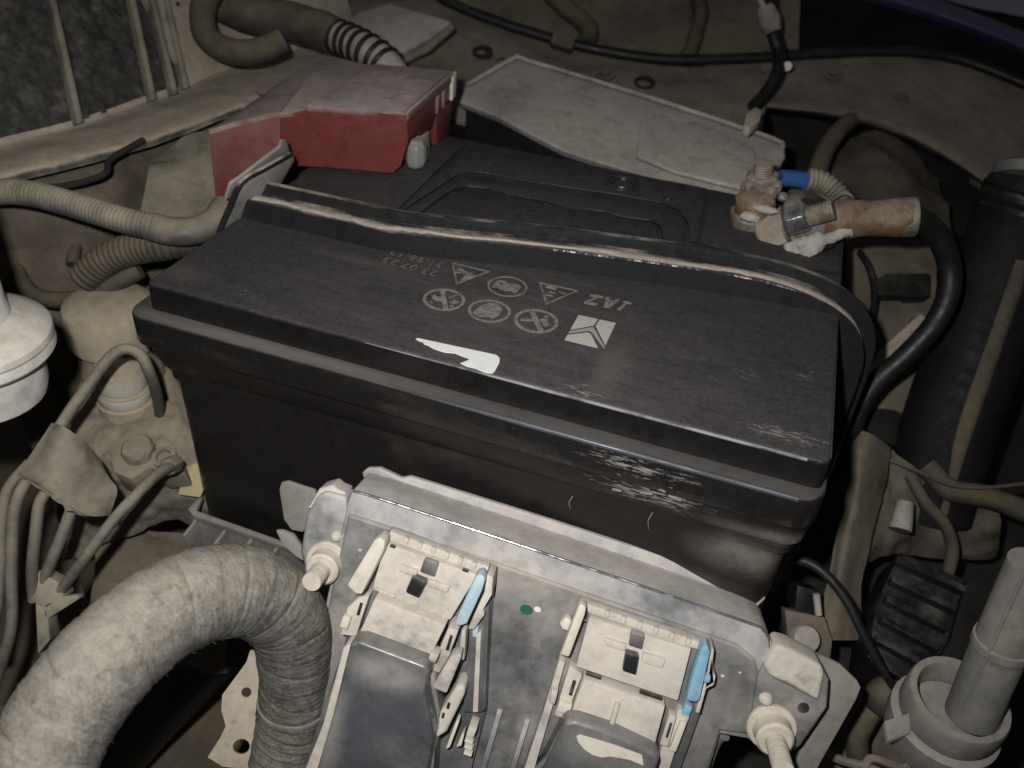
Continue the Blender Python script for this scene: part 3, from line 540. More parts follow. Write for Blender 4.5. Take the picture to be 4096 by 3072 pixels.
# curled plastic shreds where the flange is gouged
random.seed(3)
for i in range(9):
    u = random.uniform(2330, 2720); v = 1770+(u-2230)*.44+random.gauss(0, 48)
    p = py(u, v, -.0088); L_ = random.uniform(.003, .006); dr = Vector((1, random.uniform(-.35, 0), random.uniform(-.55, .25)))
    e_ = Vector((0, -.25, 1))*random.uniform(.0002, .0004)
    obj('plastic_shred', MB().prism([p, p+dr*L_*.5-e_, p+dr*L_, p+dr*L_*.6+e_, p+dr*L_*.2+e_*.6], (0, .0012, .0002)), mat('scuffed_plastic', (.24, .23, .22), amt=.3, bump=.1), bat)
for (u, v, ln) in ((2290, 1985, .010), (2610, 2050, .013)):
    p = py(u, v, -.001); obj('plastic_curl', MB().tube([p, p+Vector((-.001, -.001, -ln*.4)), p+Vector((.0003, -.001, -ln*.8))], lambda f: .0003*(1-f*.6), 6, .001), MATS['scuffed_plastic'], bat)

# ---- hold-down strap
stp = thing('hold_down_bracket', 'black steel hold-down bar across the battery lid with dust on top', 'bracket', (.17, .11, 0))
pth = [Vector(p) for p in ((-.002, .0855, .0), (.03, .0862, .0), (.06, .0868, .0), (.095, .0872, .0), (.13, .094, .0005), (.175, .1055, .0010), (.22, .1155, .0008), (.27, .1250, .0004), (.305, .1290, -.0008), (.327, .1310, -.0045), (.3435, .1320, -.0120), (.3515, .1325, -.0230), (.3540, .1330, -.038), (.3545, .133, -.08), (.355, .133, -.22))]
P = spline(pth, .004)
prof = [(0, .0), (0, .0118), (.0006, .0125), (.0016, .0124), (.0030, .0112), (.0125, .0108), (.0138, .0120), (.0146, .0178), (.0156, .0186), (.0172, .0184), (.0180, .0170), (.0184, .0)]
rings = []
for i, p in enumerate(P):
    t = (P[min(i+1, len(P)-1)]-P[max(i-1, 0)]).normalized(); d = (Vector((0, 1, 0))-t*t.y).normalized(); h = t.cross(d); 
    if h.z < -.01 or (abs(h.z) < .2 and h.x < 0): h = -h
    rings.append([p+d*a+h*b for a, b in prof])
obj('bar', MB().loft(rings), m_strap, stp, ang=24)
dm = MB(); prs = []
for i, p in enumerate(P):
    if p.z < -.045: break
    t = (P[min(i+1, len(P)-1)]-P[max(i-1, 0)]).normalized(); d = (Vector((0, 1, 0))-t*t.y).normalized(); h = t.cross(d)
    if h.z < -.01 or (abs(h.z) < .2 and h.x < 0): h = -h
    x = i/len(P); wn = .5+.5*noise.noise(Vector((p.x*55, 3.1, p.z*40)))+.35*noise.noise(Vector((p.x*260, 9.0, 0))); thin = .45 if .115 < p.x < .20 else 1.0
    wd = .0094*max(.55 if p.x > .2 else .34, min(1, wn*1.5))*thin; c_ = .0076+.0022*noise.noise(Vector((p.x*40, 7.7, 0)))+(.002 if p.x < .09 else 0)*0
    a0, a1 = max(.0028, c_-wd/2), min(.0128, c_+wd/2)
    prs.append([p+d*a0+h*.0109, p+d*(a0*.7+a1*.3)+h*.0119, p+d*(a0*.3+a1*.7)+h*.0119, p+d*a1+h*.0107])
dm.loft(prs, False, False, closed=False)
obj('dust_strip', dm, mat('settled_dust', (.40, .36, .30), amt=.6, rough=.95, scale=160, soft=.3, up=.2, bump=.4, dust=(.50, .45, .375)), stp)
wp = [P[i] for i in range(len(P)) if .185 < P[i].x < .325]
obj('worn_edge_glint', MB().tube([p+Vector((.0002, .0006, .0119)) for p in wp[::3]], .0007, 8, .003), mat('steel_edge_glint', (.50, .50, .50), amt=.55, rough=.25, scale=420, soft=.08, up=0, metal=.8, bump=.1, dust=(.03, .03, .03)), stp)  # bright broken tube imitates the highlight on the bar's front ridge
frP = Frame(pz(874, 927, -.002), pz(1119, 746, .010)-pz(874, 927, -.002), (pz(1119, 746, .010)-pz(874, 927, -.002)).cross(pz(964, 724, .030)-pz(874, 927, -.002))*1.0)
if frP.n.dot(CC-frP.o) < 0: frP = Frame(frP.o, frP.u, -frP.n)
obj('end_plate', MB().prism([frP.q(*p) for p in ((878, 932), (968, 736), (1150, 632), (1172, 622), (1180, 640), (1118, 750), (1080, 800), (1010, 880), (960, 910), (905, 935))], -frP.n*.003), m_plate, stp, bevel=.0007)
obj('plate_lip', MB().tube([frP.q(873, 930, .001), frP.q(918, 830, .001), frP.q(966, 729, .001), frP.q(1060, 672, .001), frP.q(1160, 616, .001)], .0016, 8, .004), m_strap, stp)
obj('rear_tab', MB().prism([frP.q(*p, -.006) for p in ((905, 800), (925, 735), (960, 712), (1120, 590), (1130, 563), (1146, 562), (1160, 600), (1100, 660), (960, 760))], -frP.n*.002), m_plate, stp, bevel=.0006)

# ================================================================== RED TERMINAL COVER
frR = Frame((-.0044, .1594, 0), (.952, .306, 0), (.306, -.952, 0))
red = thing('terminal_cover', 'dusty red plastic cover over the positive battery terminal', 'terminal cover', (.02, .21, .002))
bk = -frR.n
obj('front_wall', MB().prism([frR.q(*p) for p in ((1184, 665), (1120, 640), (1118, 452), (1228, 448), (1228, 424), (1629, 455), (1635, 563), (1604, 665), (1572, 696), (1300, 672))], bk*.004), m_red, red, bevel=.0012, seg=3)
zt_ = .0452
topq = [pz(u, v, zt_) for u, v in ((1226, 422), (1630, 452), (1812, 292), (1800, 280), (1500, 254), (1490, 256), (1300, 372))]
tp = obj('top_plate', MB().prism(topq, (0, 0, -.004)), m_redtop, red, bevel=.0010, seg=2)
obj('top_ridge', MB().prism([pz(u, v, zt_+.0008) for u, v in ((1600, 318), (1640, 300), (1660, 262), (1650, 261), (1625, 296), (1590, 312))], (0, 0, -.0015)), m_redtop, tp, bevel=.0003)
obj('top_ridge', MB().prism([pz(u, v, zt_+.0008) for u, v in ((1560, 388), (1600, 372), (1660, 378), (1662, 384), (1604, 380), (1566, 396))], (0, 0, -.0015)), m_redtop, tp, bevel=.0003)
low = [pz(u, v, zt_-.0045) for u, v in ((1118, 452), (1226, 436), (1300, 384), (1485, 262), (1340, 226), (1300, 218))]
m_pink = mat('dust_pink_plastic', (.20, .055, .05), amt=.58, rough=.6, scale=38, soft=.2, up=.4, bump=.15, dust=(.42, .355, .31))
obj('side_top', MB().prism(low, (0, 0, -.004)), m_pink, red, bevel=.0010)
sl = [frR.q(833, 522), frR.q(949, 487), frR.q(1121, 447)]
obj('left_wall', MB().prism([sl[0], sl[1], sl[2], frR.q(1122, 640), frR.q(1000, 905), frR.q(872, 905)], bk*.004), mat('dust_filmed_red', (.175, .042, .037), amt=.44, rough=.55, scale=34, soft=.28, up=.2, bump=.15, dust=(.245, .175, .145)), red, bevel=.001)
bkrow = [pz(1004, 412, .0235), pz(1130, 322, .0310), pz(1304, 216, .0405)]
obj('left_slope', sheet([[p+Vector((0, 0, .0004)) for p in sl], [p.lerp(q, .5) for p, q in zip(sl, bkrow)], bkrow], 8, 8, .003), m_pink, red)
# right side: lip, arch and rear leg
rA, rB = frR.q(1629, 455), pz(1812, 292, zt_)
dr = (rB-rA); dr.z = 0; dl = dr.length; dr.normalize(); frS = Frame(rA, dr, Vector((dr.y, -dr.x, 0)))
H = rA.z
def S(a, z): return frS.l(a*dl, z-H) if frS.w.z > 0 else frS.l(a*dl, -(z-H))
lipo = MB().prism([S(0, zt_), S(1.0, zt_), S(1.0, zt_-.020), S(.62, zt_-.020), S(.52, .020), S(.30, .0215), S(.16, .026), S(.04, .026), S(0, .029)], -frS.n*.004)
obj('side_lip', lipo, m_red, red, bevel=.0008)
obj('edge_band', MB().prism([S(-.005, zt_+.0005)+frS.n*.001, S(1.0, zt_+.0005)+frS.n*.001, S(1.0, zt_-.0055)+frS.n*.001, S(-.005, zt_-.0055)+frS.n*.001], -frS.n*.003), m_redtop, red, bevel=.0008)
for a in (.60, .74):
    obj('lip_rib', MB().prism([S(a, zt_-.006)+frS.n*.0018, S(a+.05, zt_-.006)+frS.n*.0018, S(a+.05, zt_-.018)+frS.n*.0018, S(a, zt_-.018)+frS.n*.0018], -frS.n*.003), m_redtop, red, bevel=.0004)
obj('rear_leg', MB().prism([S(.62, zt_-.016), S(1.0, zt_-.016), S(.99, .004), S(.95, .0025), S(.66, .0025)], -frS.n*.013), m_red, red, bevel=.0012)
obj('clip', MB().prism([S(.94, zt_-.001)+frS.n*.002, S(1.03, zt_+.0005)+frS.n*.002, S(1.03, zt_-.016)+frS.n*.002, S(.94, zt_-.018)+frS.n*.002], -frS.n*.003), m_cream, red, bevel=.0004)
obj('clip_stop', MB().prism([S(1.03, zt_-.001)+frS.n*.001, S(1.07, zt_-.001)+frS.n*.001, S(1.07, zt_-.018)+frS.n*.001, S(1.03, zt_-.018)+frS.n*.001], -frS.n*.006), m_black, red, bevel=.0006)
pc = frR.q(1664, 628, -.020); pcl = thing('positive_clamp', 'grey battery clamp peeking out under the red cover', 'battery clamp', (pc.x, pc.y, .002))
obj('jaw', MB().lathe(Vector((pc.x, pc.y, .003)), (0, 0, 1), [(.0060, 0), (.0078, .004), (.0072, .014), (.0045, .018)], 7, .0012, 3), mat('grey_clamp_metal', (.38, .385, .36), amt=.4, rough=.45, metal=.4, bump=.2), pcl, bevel=.0006)
obj('post', MB().lathe(Vector((pc.x-.012, pc.y+.02, .0017)), (0, 0, 1), [(.013, 0), (.012, .016), (.010, .018)], 24), m_lead, pcl)

# ================================================================== NEGATIVE CLAMP AND CABLE
neg = thing('negative_clamp', 'corroded rusty battery clamp with nuts on the right rear post', 'battery clamp', (NP.x, NP.y, .006))
obj('ring', MB().lathe(NP, (0, 0, 1), [(.0112, .0065), (.0168, .007), (.0178, .010), (.0172, .022), (.0150, .025), (.0112, .025)], 30, .0014, 2), m_lead, neg)
frJ = Frame(py(3090, 915, .207), (1, .1, -.1), (-.1, -.75, .65))
obj('jaw', MB().prism([frJ.q(*p) for p in ((3010, 868), (3028, 838), (3150, 828), (3195, 880), (3182, 950), (3160, 968), (3078, 998), (3044, 990), (3018, 930))], -frJ.n*.016), m_lead, neg, bevel=.0022, seg=3)
obj('jaw', MB().prism([frJ.q(*p, -.010) for p in ((3150, 850), (3330, 815), (3370, 850), (3350, 905), (3260, 960), (3180, 940))], -frJ.n*.018), m_lead, neg, bevel=.003, seg=3)
bx = (py(3330, 846, .203)-py(3165, 893, .203)).normalized(); b0 = py(3140, 893, .199)
bo = obj('clamp_nut', hexnut(b0, bx, .0092, .0135), m_steel, neg, bevel=.0007)
obj('clamp_bolt', MB().tube([b0+bx*.012, b0+bx*.0285], .0062, 20, .0004, corr(.0018, .06)), m_lead, bo, ang=60)
obj('washer', MB().lathe(b0-bx*.0012, bx, [(.004, 0), (.0108, .0002), (.0108, .0015), (.004, .0017)], 24), m_lead, bo)
e0, e1_ = py(3290, 880, .216), py(3655, 868, .226)
obj('cable_lug', MB().tube([e0, e0.lerp(e1_, .3), e0.lerp(e1_, .65), e1_], lambda f: .0104 if f < .15 else (.0122 if f < .3 else .0113+.0006*math.sin(f*9)), 26, .002, lambda d, th, r, p: r*(1+.05*noise.noise(p*160))), m_rust, neg)
obj('lug_collar', MB().tube([e0.lerp(e1_, .84), e1_+(e1_-e0)*.015], .0119, 26, .002), m_lead, neg, bevel=.0006)
obj('corrosion_crust', MB().tube([py(3150, 992, .203), py(3220, 985, .200), py(3285, 962, .201), py(3345, 940, .206), py(3395, 920, .210)], lambda f: .0052+.002*math.sin(f*6), 16, .0012, lambda d, th, r, p: r*(1+.35*noise.noise(p*170)+.2*noise.noise(p*420))), m_salt, neg)
cr = py(3030, 805, .222)
obj('rusty_cap', MB().lathe(cr-Vector((0, 0, .007)), (-.15, -.25, 1), [(.010, -.002), (.0125, .0), (.0128, .005), (.0118, .010), (.0085, .013), (.003, .0138)], 24, .0016, 5), m_rust, neg)
obj('cap_skirt', MB().lathe(cr-Vector((0, -.002, .016)), (-.1, -.1, 1), [(.012, 0), (.0140, .001), (.0146, .007), (.0132, .0098)], 20, .002, 9), m_lead, neg)
obj('pale_flake', MB().ball(py(2998, 868, .207), .0052, 12, (1.25, .8, .62), .25, 4), m_salt, neg)
obj('pale_flake', MB().ball(py(3062, 838, .205), .0050, 12, (1.6, .6, .5), .2, 8), m_salt, neg)
un = py(3045, 745, .232)
nu = obj('upper_nut', hexnut(un, (-.12, -.1, 1), .0112, .0085), m_lead, neg, bevel=.0006)
obj('upper_stud', MB().tube([un+Vector((-.0008, -.0006, .006)), un+Vector((-.002, -.002, .0160))], .0062, 18, .0004, corr(.0016, .09)), m_lead, nu, ang=60)
obj('upper_washer', MB().lathe(un-Vector((0, 0, .002)), (-.12, -.1, 1), [(.003, 0), (.0125, .0003), (.0125, .002), (.003, .0023)], 26, .001, 3), m_lead, nu)
obj('crust_lump', merge(*[MB().ball(py(u, v, .224), r, 9, (1, 1, .8), .5, i) for i, (u, v, r) in enumerate(((3000, 745, .0042), (3085, 765, .005), (3110, 742, .004), (3050, 775, .0045), (3130, 790, .0038)))]), m_lead, neg)
frD = Frame(py(3230, 795, .226), (1, .2, -.2), (0, -.6, .8))
obj('ring_lug', MB().prism([frD.q(*p) for p in ((3130, 786), (3165, 752), (3240, 758), (3310, 800), (3345, 822), (3300, 838), (3230, 836), (3150, 822))], -frD.n*.004), m_purple, neg, bevel=.001)
# sensor wire
sw = thing('sensor_wire', 'blue sleeved wire with short grey corrugated conduit at the rusty clamp', 'wire', py(3200, 720, .236))
obj('sleeve', MB().tube([py(3120, 712, .232), py(3190, 716, .236), py(3250, 735, .240)], .0053, 16, .003), m_sleeve, sw)
obj('conduit', MB().tube([py(3225, 722, .240), py(3285, 735, .242), py(3340, 780, .240), py(3372, 830, .236)], .0082, 20, .0006, corr(.0028, .14)), m_loom, sw, ang=70)
obj('tie', MB().tube([py(3330, 800, .226), py(3375, 775, .226), py(3408, 790, .226), py(3408, 830, .228)], .0013, 8, .002), m_loom, sw)
o = obj('black_cable', MB().tube([py(3600, 868, .225), py(3670, 880, .228), py(3745, 935, .235), py(3795, 1050, .238), py(3795, 1170, .232), py(3735, 1300, .222), py(3620, 1425, .212), py(3500, 1535, .203), py(3420, 1680, .195), py(3380, 1900, .19)], lambda f: .0074-.0012*f, 18, .004), m_black)
tag(o, 'thick black battery cable looping down from the rusty clamp', 'cable')

# ================================================================== ENGINE CONTROL UNIT
nb = ray(2500, 800).normalized()
p0 = pd(1400, 1960, .42); f0 = Frame(p0, (1, 0, 0), -nb); frE = Frame(p0, f0.q(3046, 2508)-p0, -nb)
ecu = thing('control_unit', 'dusty grey metal control unit box in front of the battery', 'control unit', frE.o, fr=frE)
def ep(pxs, h, dep): return MB().prism([frE.q(u, v, h) for u, v in pxs], -frE.n*dep)
body = [(1408, 1962), (1500, 1985), (2000, 2150), (2600, 2352), (3000, 2490), (3052, 2516), (3080, 2552), (3086, 2600), (3058, 2680), (3010, 2960), (2880, 2936), (2800, 3200), (1150, 3200), (1240, 2720), (1310, 2380), (1390, 2010)]
hs = obj('housing', ep(body, 0.0, .0295), m_ecu, ecu, bevel=.0011, seg=3)
obj('face_plate', ep([(1392, 2058), (1500, 2092), (2000, 2260), (2600, 2462), (2950, 2582), (3020, 2640), (3034, 2690), (2995, 2940), (2880, 2925), (2800, 3190), (1165, 3190), (1252, 2720), (1318, 2400)], .0022, .0060), m_ecuface, ecu, bevel=.0016, seg=3)
obj('top_step', MB().prism([frE.q(u, v, -.0285) for u, v in ((1446, 1892), (1470, 1872), (1520, 1872), (1580, 1900), (1604, 1913), (1640, 1906), (2090, 2046), (2950, 2320), (2992, 2366), (3066, 2392), (3000, 2460), (1480, 1980))], -frE.n*.004), m_ecu, ecu, bevel=.0012)
obj('worn_edge_glint', MB().tube([frE.q(u, v, -.0004) for u, v in ((1412, 1966), (1500, 1989), (2000, 2154), (2600, 2356), (3000, 2494), (3048, 2516), (3074, 2552), (3080, 2590))], .0008, 10, .003), m_edge_glint, ecu)  # thin bright tube painting in the highlight along the top edge
# ears
ear = [(1268, 1985), (1300, 1968), (1385, 1990), (1392, 2060), (1380, 2200), (1330, 2330), (1232, 2320), (1200, 2210), (1225, 2060)]
L_ = obj('mounting_ear', ep(ear, -.001, .014), m_ecu, ecu, bevel=.0020, seg=3)
obj('ear_boss', ep([(1240, 2020), (1275, 1955), (1300, 1948), (1330, 1940), (1350, 1958), (1384, 1972), (1376, 2070), (1225, 2034)], -.004, .012), m_beige, L_, bevel=.0018, seg=3)
c = frE.q(1345, 2145, -.001); obj('rivet', MB().ball(c, .0030, 12, (1, 1, 1)), m_nut, L_)
earR = [(3092, 2590), (3120, 2585), (3290, 2680), (3318, 2720), (3310, 2830), (3205, 2985), (3120, 3040), (3050, 2985), (2990, 2940), (3030, 2700), (3052, 2660)]
R_ = obj('mounting_ear', ep(earR, .0016, .014), m_ecuface, ecu, bevel=.0016, seg=3)
obj('ear_boss', ep([(3106, 2582), (3160, 2596), (3290, 2666), (3300, 2700), (3276, 2812), (3200, 2770), (3074, 2706), (3056, 2668)], .004, .016), m_beige, R_, bevel=.0028, seg=3)
obj('rivet', MB().ball(frE.q(3063, 2794, .0015), .0034, 12, (1.1, 1.1, 1)), m_beige, R_)
obj('ear_hole', MB().lathe(frE.q(3213, 2830, .0017), frE.n, [(.0005, 0), (.0026, .0002), (.0028, .0004), (.0005, .0005)], 16), m_plugblk, R_)
def nut_stud(u, v, h, par, r, hn, ls):
    c = frE.q(u, v, h); k = obj('mounting_nut', MB().lathe(c, frE.n, [(r*1.35, 0), (r*1.35, hn*.14), (r*1.28, hn*.2), (r*1.05, hn*.22), (r, hn*.3), (r, hn*.9), (r*.86, hn)], 24), m_nut, par, ang=30)
    obj('stud', MB().tube([c+frE.n*hn*.8, c+frE.n*ls], .0048, 18, .0005, corr(.0017, .08)), m_nut, k, ang=60); return k
nut_stud(1312, 2248, -.001, ecu, .0082, .010, .0235)
nut_stud(3085, 2905, .0016, ecu, .0088, .012, .034)
# sheet brackets behind the ears
obj('bracket_plate', ep([(1116, 1960), (1124, 1930), (1150, 1924), (1260, 1960), (1290, 2060), (1210, 2130), (1165, 2120), (1135, 2080)], -.014, .0025), m_grey, ecu, bevel=.0009)
obj('bracket_tab', ep([(1102, 2122), (1130, 2124), (1170, 2140), (1200, 2180), (1222, 2250), (1180, 2225), (1130, 2180)], -.006, .003), m_grey, ecu, bevel=.0008)
obj('bracket_plate', ep([(3245, 2608), (3300, 2630), (3362, 2660), (3430, 2725), (3445, 2752), (3425, 2800), (3300, 3020), (3240, 3130), (3150, 3130), (3220, 2960), (3310, 2820)], -.014, .003), m_grey, ecu, bevel=.0009)
obj('wire_guard', MB().tube([frE.q(2900, 2935, -.008), frE.q(2870, 2950, -.010), frE.q(2840, 3010, -.012), frE.q(2790, 3150, -.014)], .0035, 10, .003), m_grey, ecu)
for pts in (((1996, 2848), (1928, 3090)), ((2106, 2888), (2040, 3110))):
    a, b = pts; obj('cooling_rib', MB().prism([frE.q(a[0]-10, a[1], .0055), frE.q(a[0]+12, a[1]+4, .0055), frE.q(b[0]+12, b[1], .0055), frE.q(b[0]-12, b[1], .0055)], -frE.n*.004), m_ecu, ecu, bevel=.0008)
def dot(u, v, r, mt, nm): c = frE.q(u, v, .0026); obj(nm, MB().prism(circ(c, 1, frE.u*r, frE.w*r*.8, 24), -frE.n*.0005), mt, ecu)
dot(2106, 2440, .0032, m_green, 'inspection_dot'); dot(2150, 2438, .0017, m_white, 'inspection_dot')
obj('dust_lump', merge(*[MB().ball(frE.q(u, v, .0022), r, 8, (1, 1, .5), .4, i) for i, (u, v, r) in enumerate(((2890, 2702, .0012), (2000, 2862, .001), (1440, 2200, .0012), (2960, 2690, .0009)))]), m_beige, ecu)

# ================================================================== TWO LEVER PLUGS
def details(t, made, A, B, nrib, slots, hr):
    for k in range(nrib):                                   # moulded ribs along the rear bar
        f = (k+.5)/nrib; u, v = A[0]+(B[0]-A[0])*f, A[1]+(B[1]-A[1])*f
        obj('grip_rib', ep([(u-9, v-3), (u+9, v+3), (u+1, v+27), (u-17, v+21)], hr, .003), m_beige, made['back_bar'], bevel=.0004)
    for (u, v, du, dv, h) in slots:                         # dark pockets between latch and rail
        obj('slot', ep([(u, v), (u+du, v+du*.33), (u+du-dv*.3, v+du*.33+dv), (u-dv*.3, v+dv)], h, .002), m_plugblk, t, bevel=.0002)
def plug(name, label, org, spec):
    t = thing(name, label, 'wiring plug', org, 'lever plugs on the control unit', frE); made = {}
    for nm, pxs, h, dep, mt, bv, par in spec:
        o = obj(nm, ep(pxs, h, dep), mt, made[par] if par else t, bevel=bv, seg=3 if bv > .002 else 2); made.setdefault(nm, o)
    return t, made
sp2 = [
 ('base', [(2318, 2412), (2330, 2404), (2842, 2580), (2846, 2620), (2836, 2700), (2800, 2860), (2700, 3140), (2105, 3140), (2195, 2800), (2280, 2500)], .008, .012, m_plugdark, .0010, None),
 ('back_bar', [(2340, 2412), (2835, 2580), (2822, 2612), (2350, 2452)], .012, .006, m_beige, .0012, None),
 ('upper_cover', [(2356, 2470), (2766, 2596), (2712, 2806), (2302, 2668)], .014, .008, m_beige, .0012, None),
 ('button', [(2503, 2612), (2556, 2628), (2543, 2702), (2488, 2684)], .0185, .006, m_plugblk, .0010, 'upper_cover'),
 ('tab', [(2524, 2528), (2580, 2545), (2568, 2600), (2514, 2582)], .0165, .004, m_plugdark, .0008, 'upper_cover'),
 ('tongue', [(2418, 2552), (2506, 2580), (2498, 2606), (2424, 2584)], .0160, .004, m_beige, .0006, 'upper_cover'),
 ('tongue', [(2572, 2612), (2662, 2638), (2650, 2676), (2566, 2648)], .0160, .004, m_beige, .0006, 'upper_cover'),
 ('lower_cover', [(2334, 2716), (2662, 2826), (2615, 3000), (2278, 2866)], .017, .012, m_beige, .0012, None),
 ('cover_ridge', [(2462, 2812), (2480, 2818), (2452, 2915), (2434, 2908)], .0195, .004, m_beige, .0006, 'lower_cover'),
 ('cover_edge', [(2262, 2876), (2280, 2870), (2618, 3004), (2612, 3024)], .0225, .010, m_plugdark, .0008, 'lower_cover'),
 ('cream_lever', [(2310, 2432), (2322, 2412), (2346, 2430), (2340, 2460), (2276, 2632), (2240, 2618), (2262, 2560)], .021, .008, m_cream, .0014, None),
 ('lever_eye', [(2262, 2468), (2288, 2480), (2276, 2530), (2246, 2520), (2236, 2494)], .012, .006, m_cream, .0018, 'cream_lever'),
 ('blue_lever', [(2806, 2592), (2830, 2580), (2842, 2606), (2800, 2800), (2784, 2812), (2744, 2802), (2766, 2720)], .021, .009, m_blue, .0014, None),
 ('blue_pin', [(2800, 2696), (2846, 2706), (2840, 2736), (2790, 2726)], .018, .008, m_blue, .0012, 'blue_lever'),
 ('blue_foot', [(2742, 2822), (2772, 2832), (2756, 2868), (2722, 2858)], .013, .006, m_blue, .0008, 'blue_lever'),
 ('lever_guard', [(2846, 2592), (2858, 2602), (2846, 2680), (2864, 2706), (2856, 2742), (2826, 2756), (2798, 2856), (2782, 2850), (2812, 2742), (2846, 2726), (2830, 2690), (2838, 2630)], .016, .012, m_beige, .0008, None),
 ('left_rail', [(2236, 2640), (2262, 2650), (2190, 2900), (2120, 3140), (2075, 3140), (2180, 2820)], .012, .010, m_beige, .0010, None),
 ('inner_rail', [(2278, 2660), (2330, 2700), (2262, 2880), (2215, 2862)], .013, .010, m_beige, .0010, None),
 ('rail_clip', [(2236, 2804), (2290, 2822), (2276, 2862), (2226, 2846)], .0165, .008, m_cream, .0010, 'inner_rail'),
 ('rail_clip', [(2206, 2760), (2232, 2768), (2218, 2820), (2194, 2810)], .0155, .006, m_beige, .0006, 'left_rail'),
 ('right_rail', [(2716, 2834), (2760, 2868), (2700, 3010), (2660, 3140), (2590, 3140), (2650, 2980)], .0125, .010, m_beige, .0010, None),
 ('rail_clip', [(2676, 2860), (2706, 2868), (2672, 2990), (2638, 2978)], .0165, .006, m_beige, .0008, 'right_rail'),
 ('rail_clip', [(2722, 2886), (2748, 2892), (2704, 3010), (2676, 3002)], .0150, .006, m_cream, .0006, 'right_rail'),
 ('boot', [(2258, 2890), (2300, 2884), (2440, 2930), (2612, 3012), (2640, 3040), (2590, 3190), (2100, 3190), (2180, 3060)], .0265, .026, m_boot, .0045, None),
 ('pale_patch', [(2306, 2945), (2318, 2938), (2420, 2968), (2470, 2984), (2568, 3020), (2574, 3062), (2520, 3040), (2468, 3030), (2440, 3026), (2408, 3030), (2370, 3020), (2336, 2996), (2312, 2968)], .0269, .0003, m_cream, 0, 'boot'),  # ragged cream patch on top of the boot
]
t, made = plug('wiring_plug', 'right dusty lever plug with the stronger blue latch', frE.q(2500, 2750, .0), sp2)
details(t, made, (2400, 2436), (2790, 2568), 6, ((2345, 2690, 60, 10, .0143), (2560, 2764, 90, 10, .0143), (2292, 2720, 14, 60, .0134), (2250, 2890, 12, 50, .0124), (2680, 2890, 10, 60, .0168), (2330, 2478, 22, 8, .0124), (2726, 2606, 24, 8, .0124)), .0135)
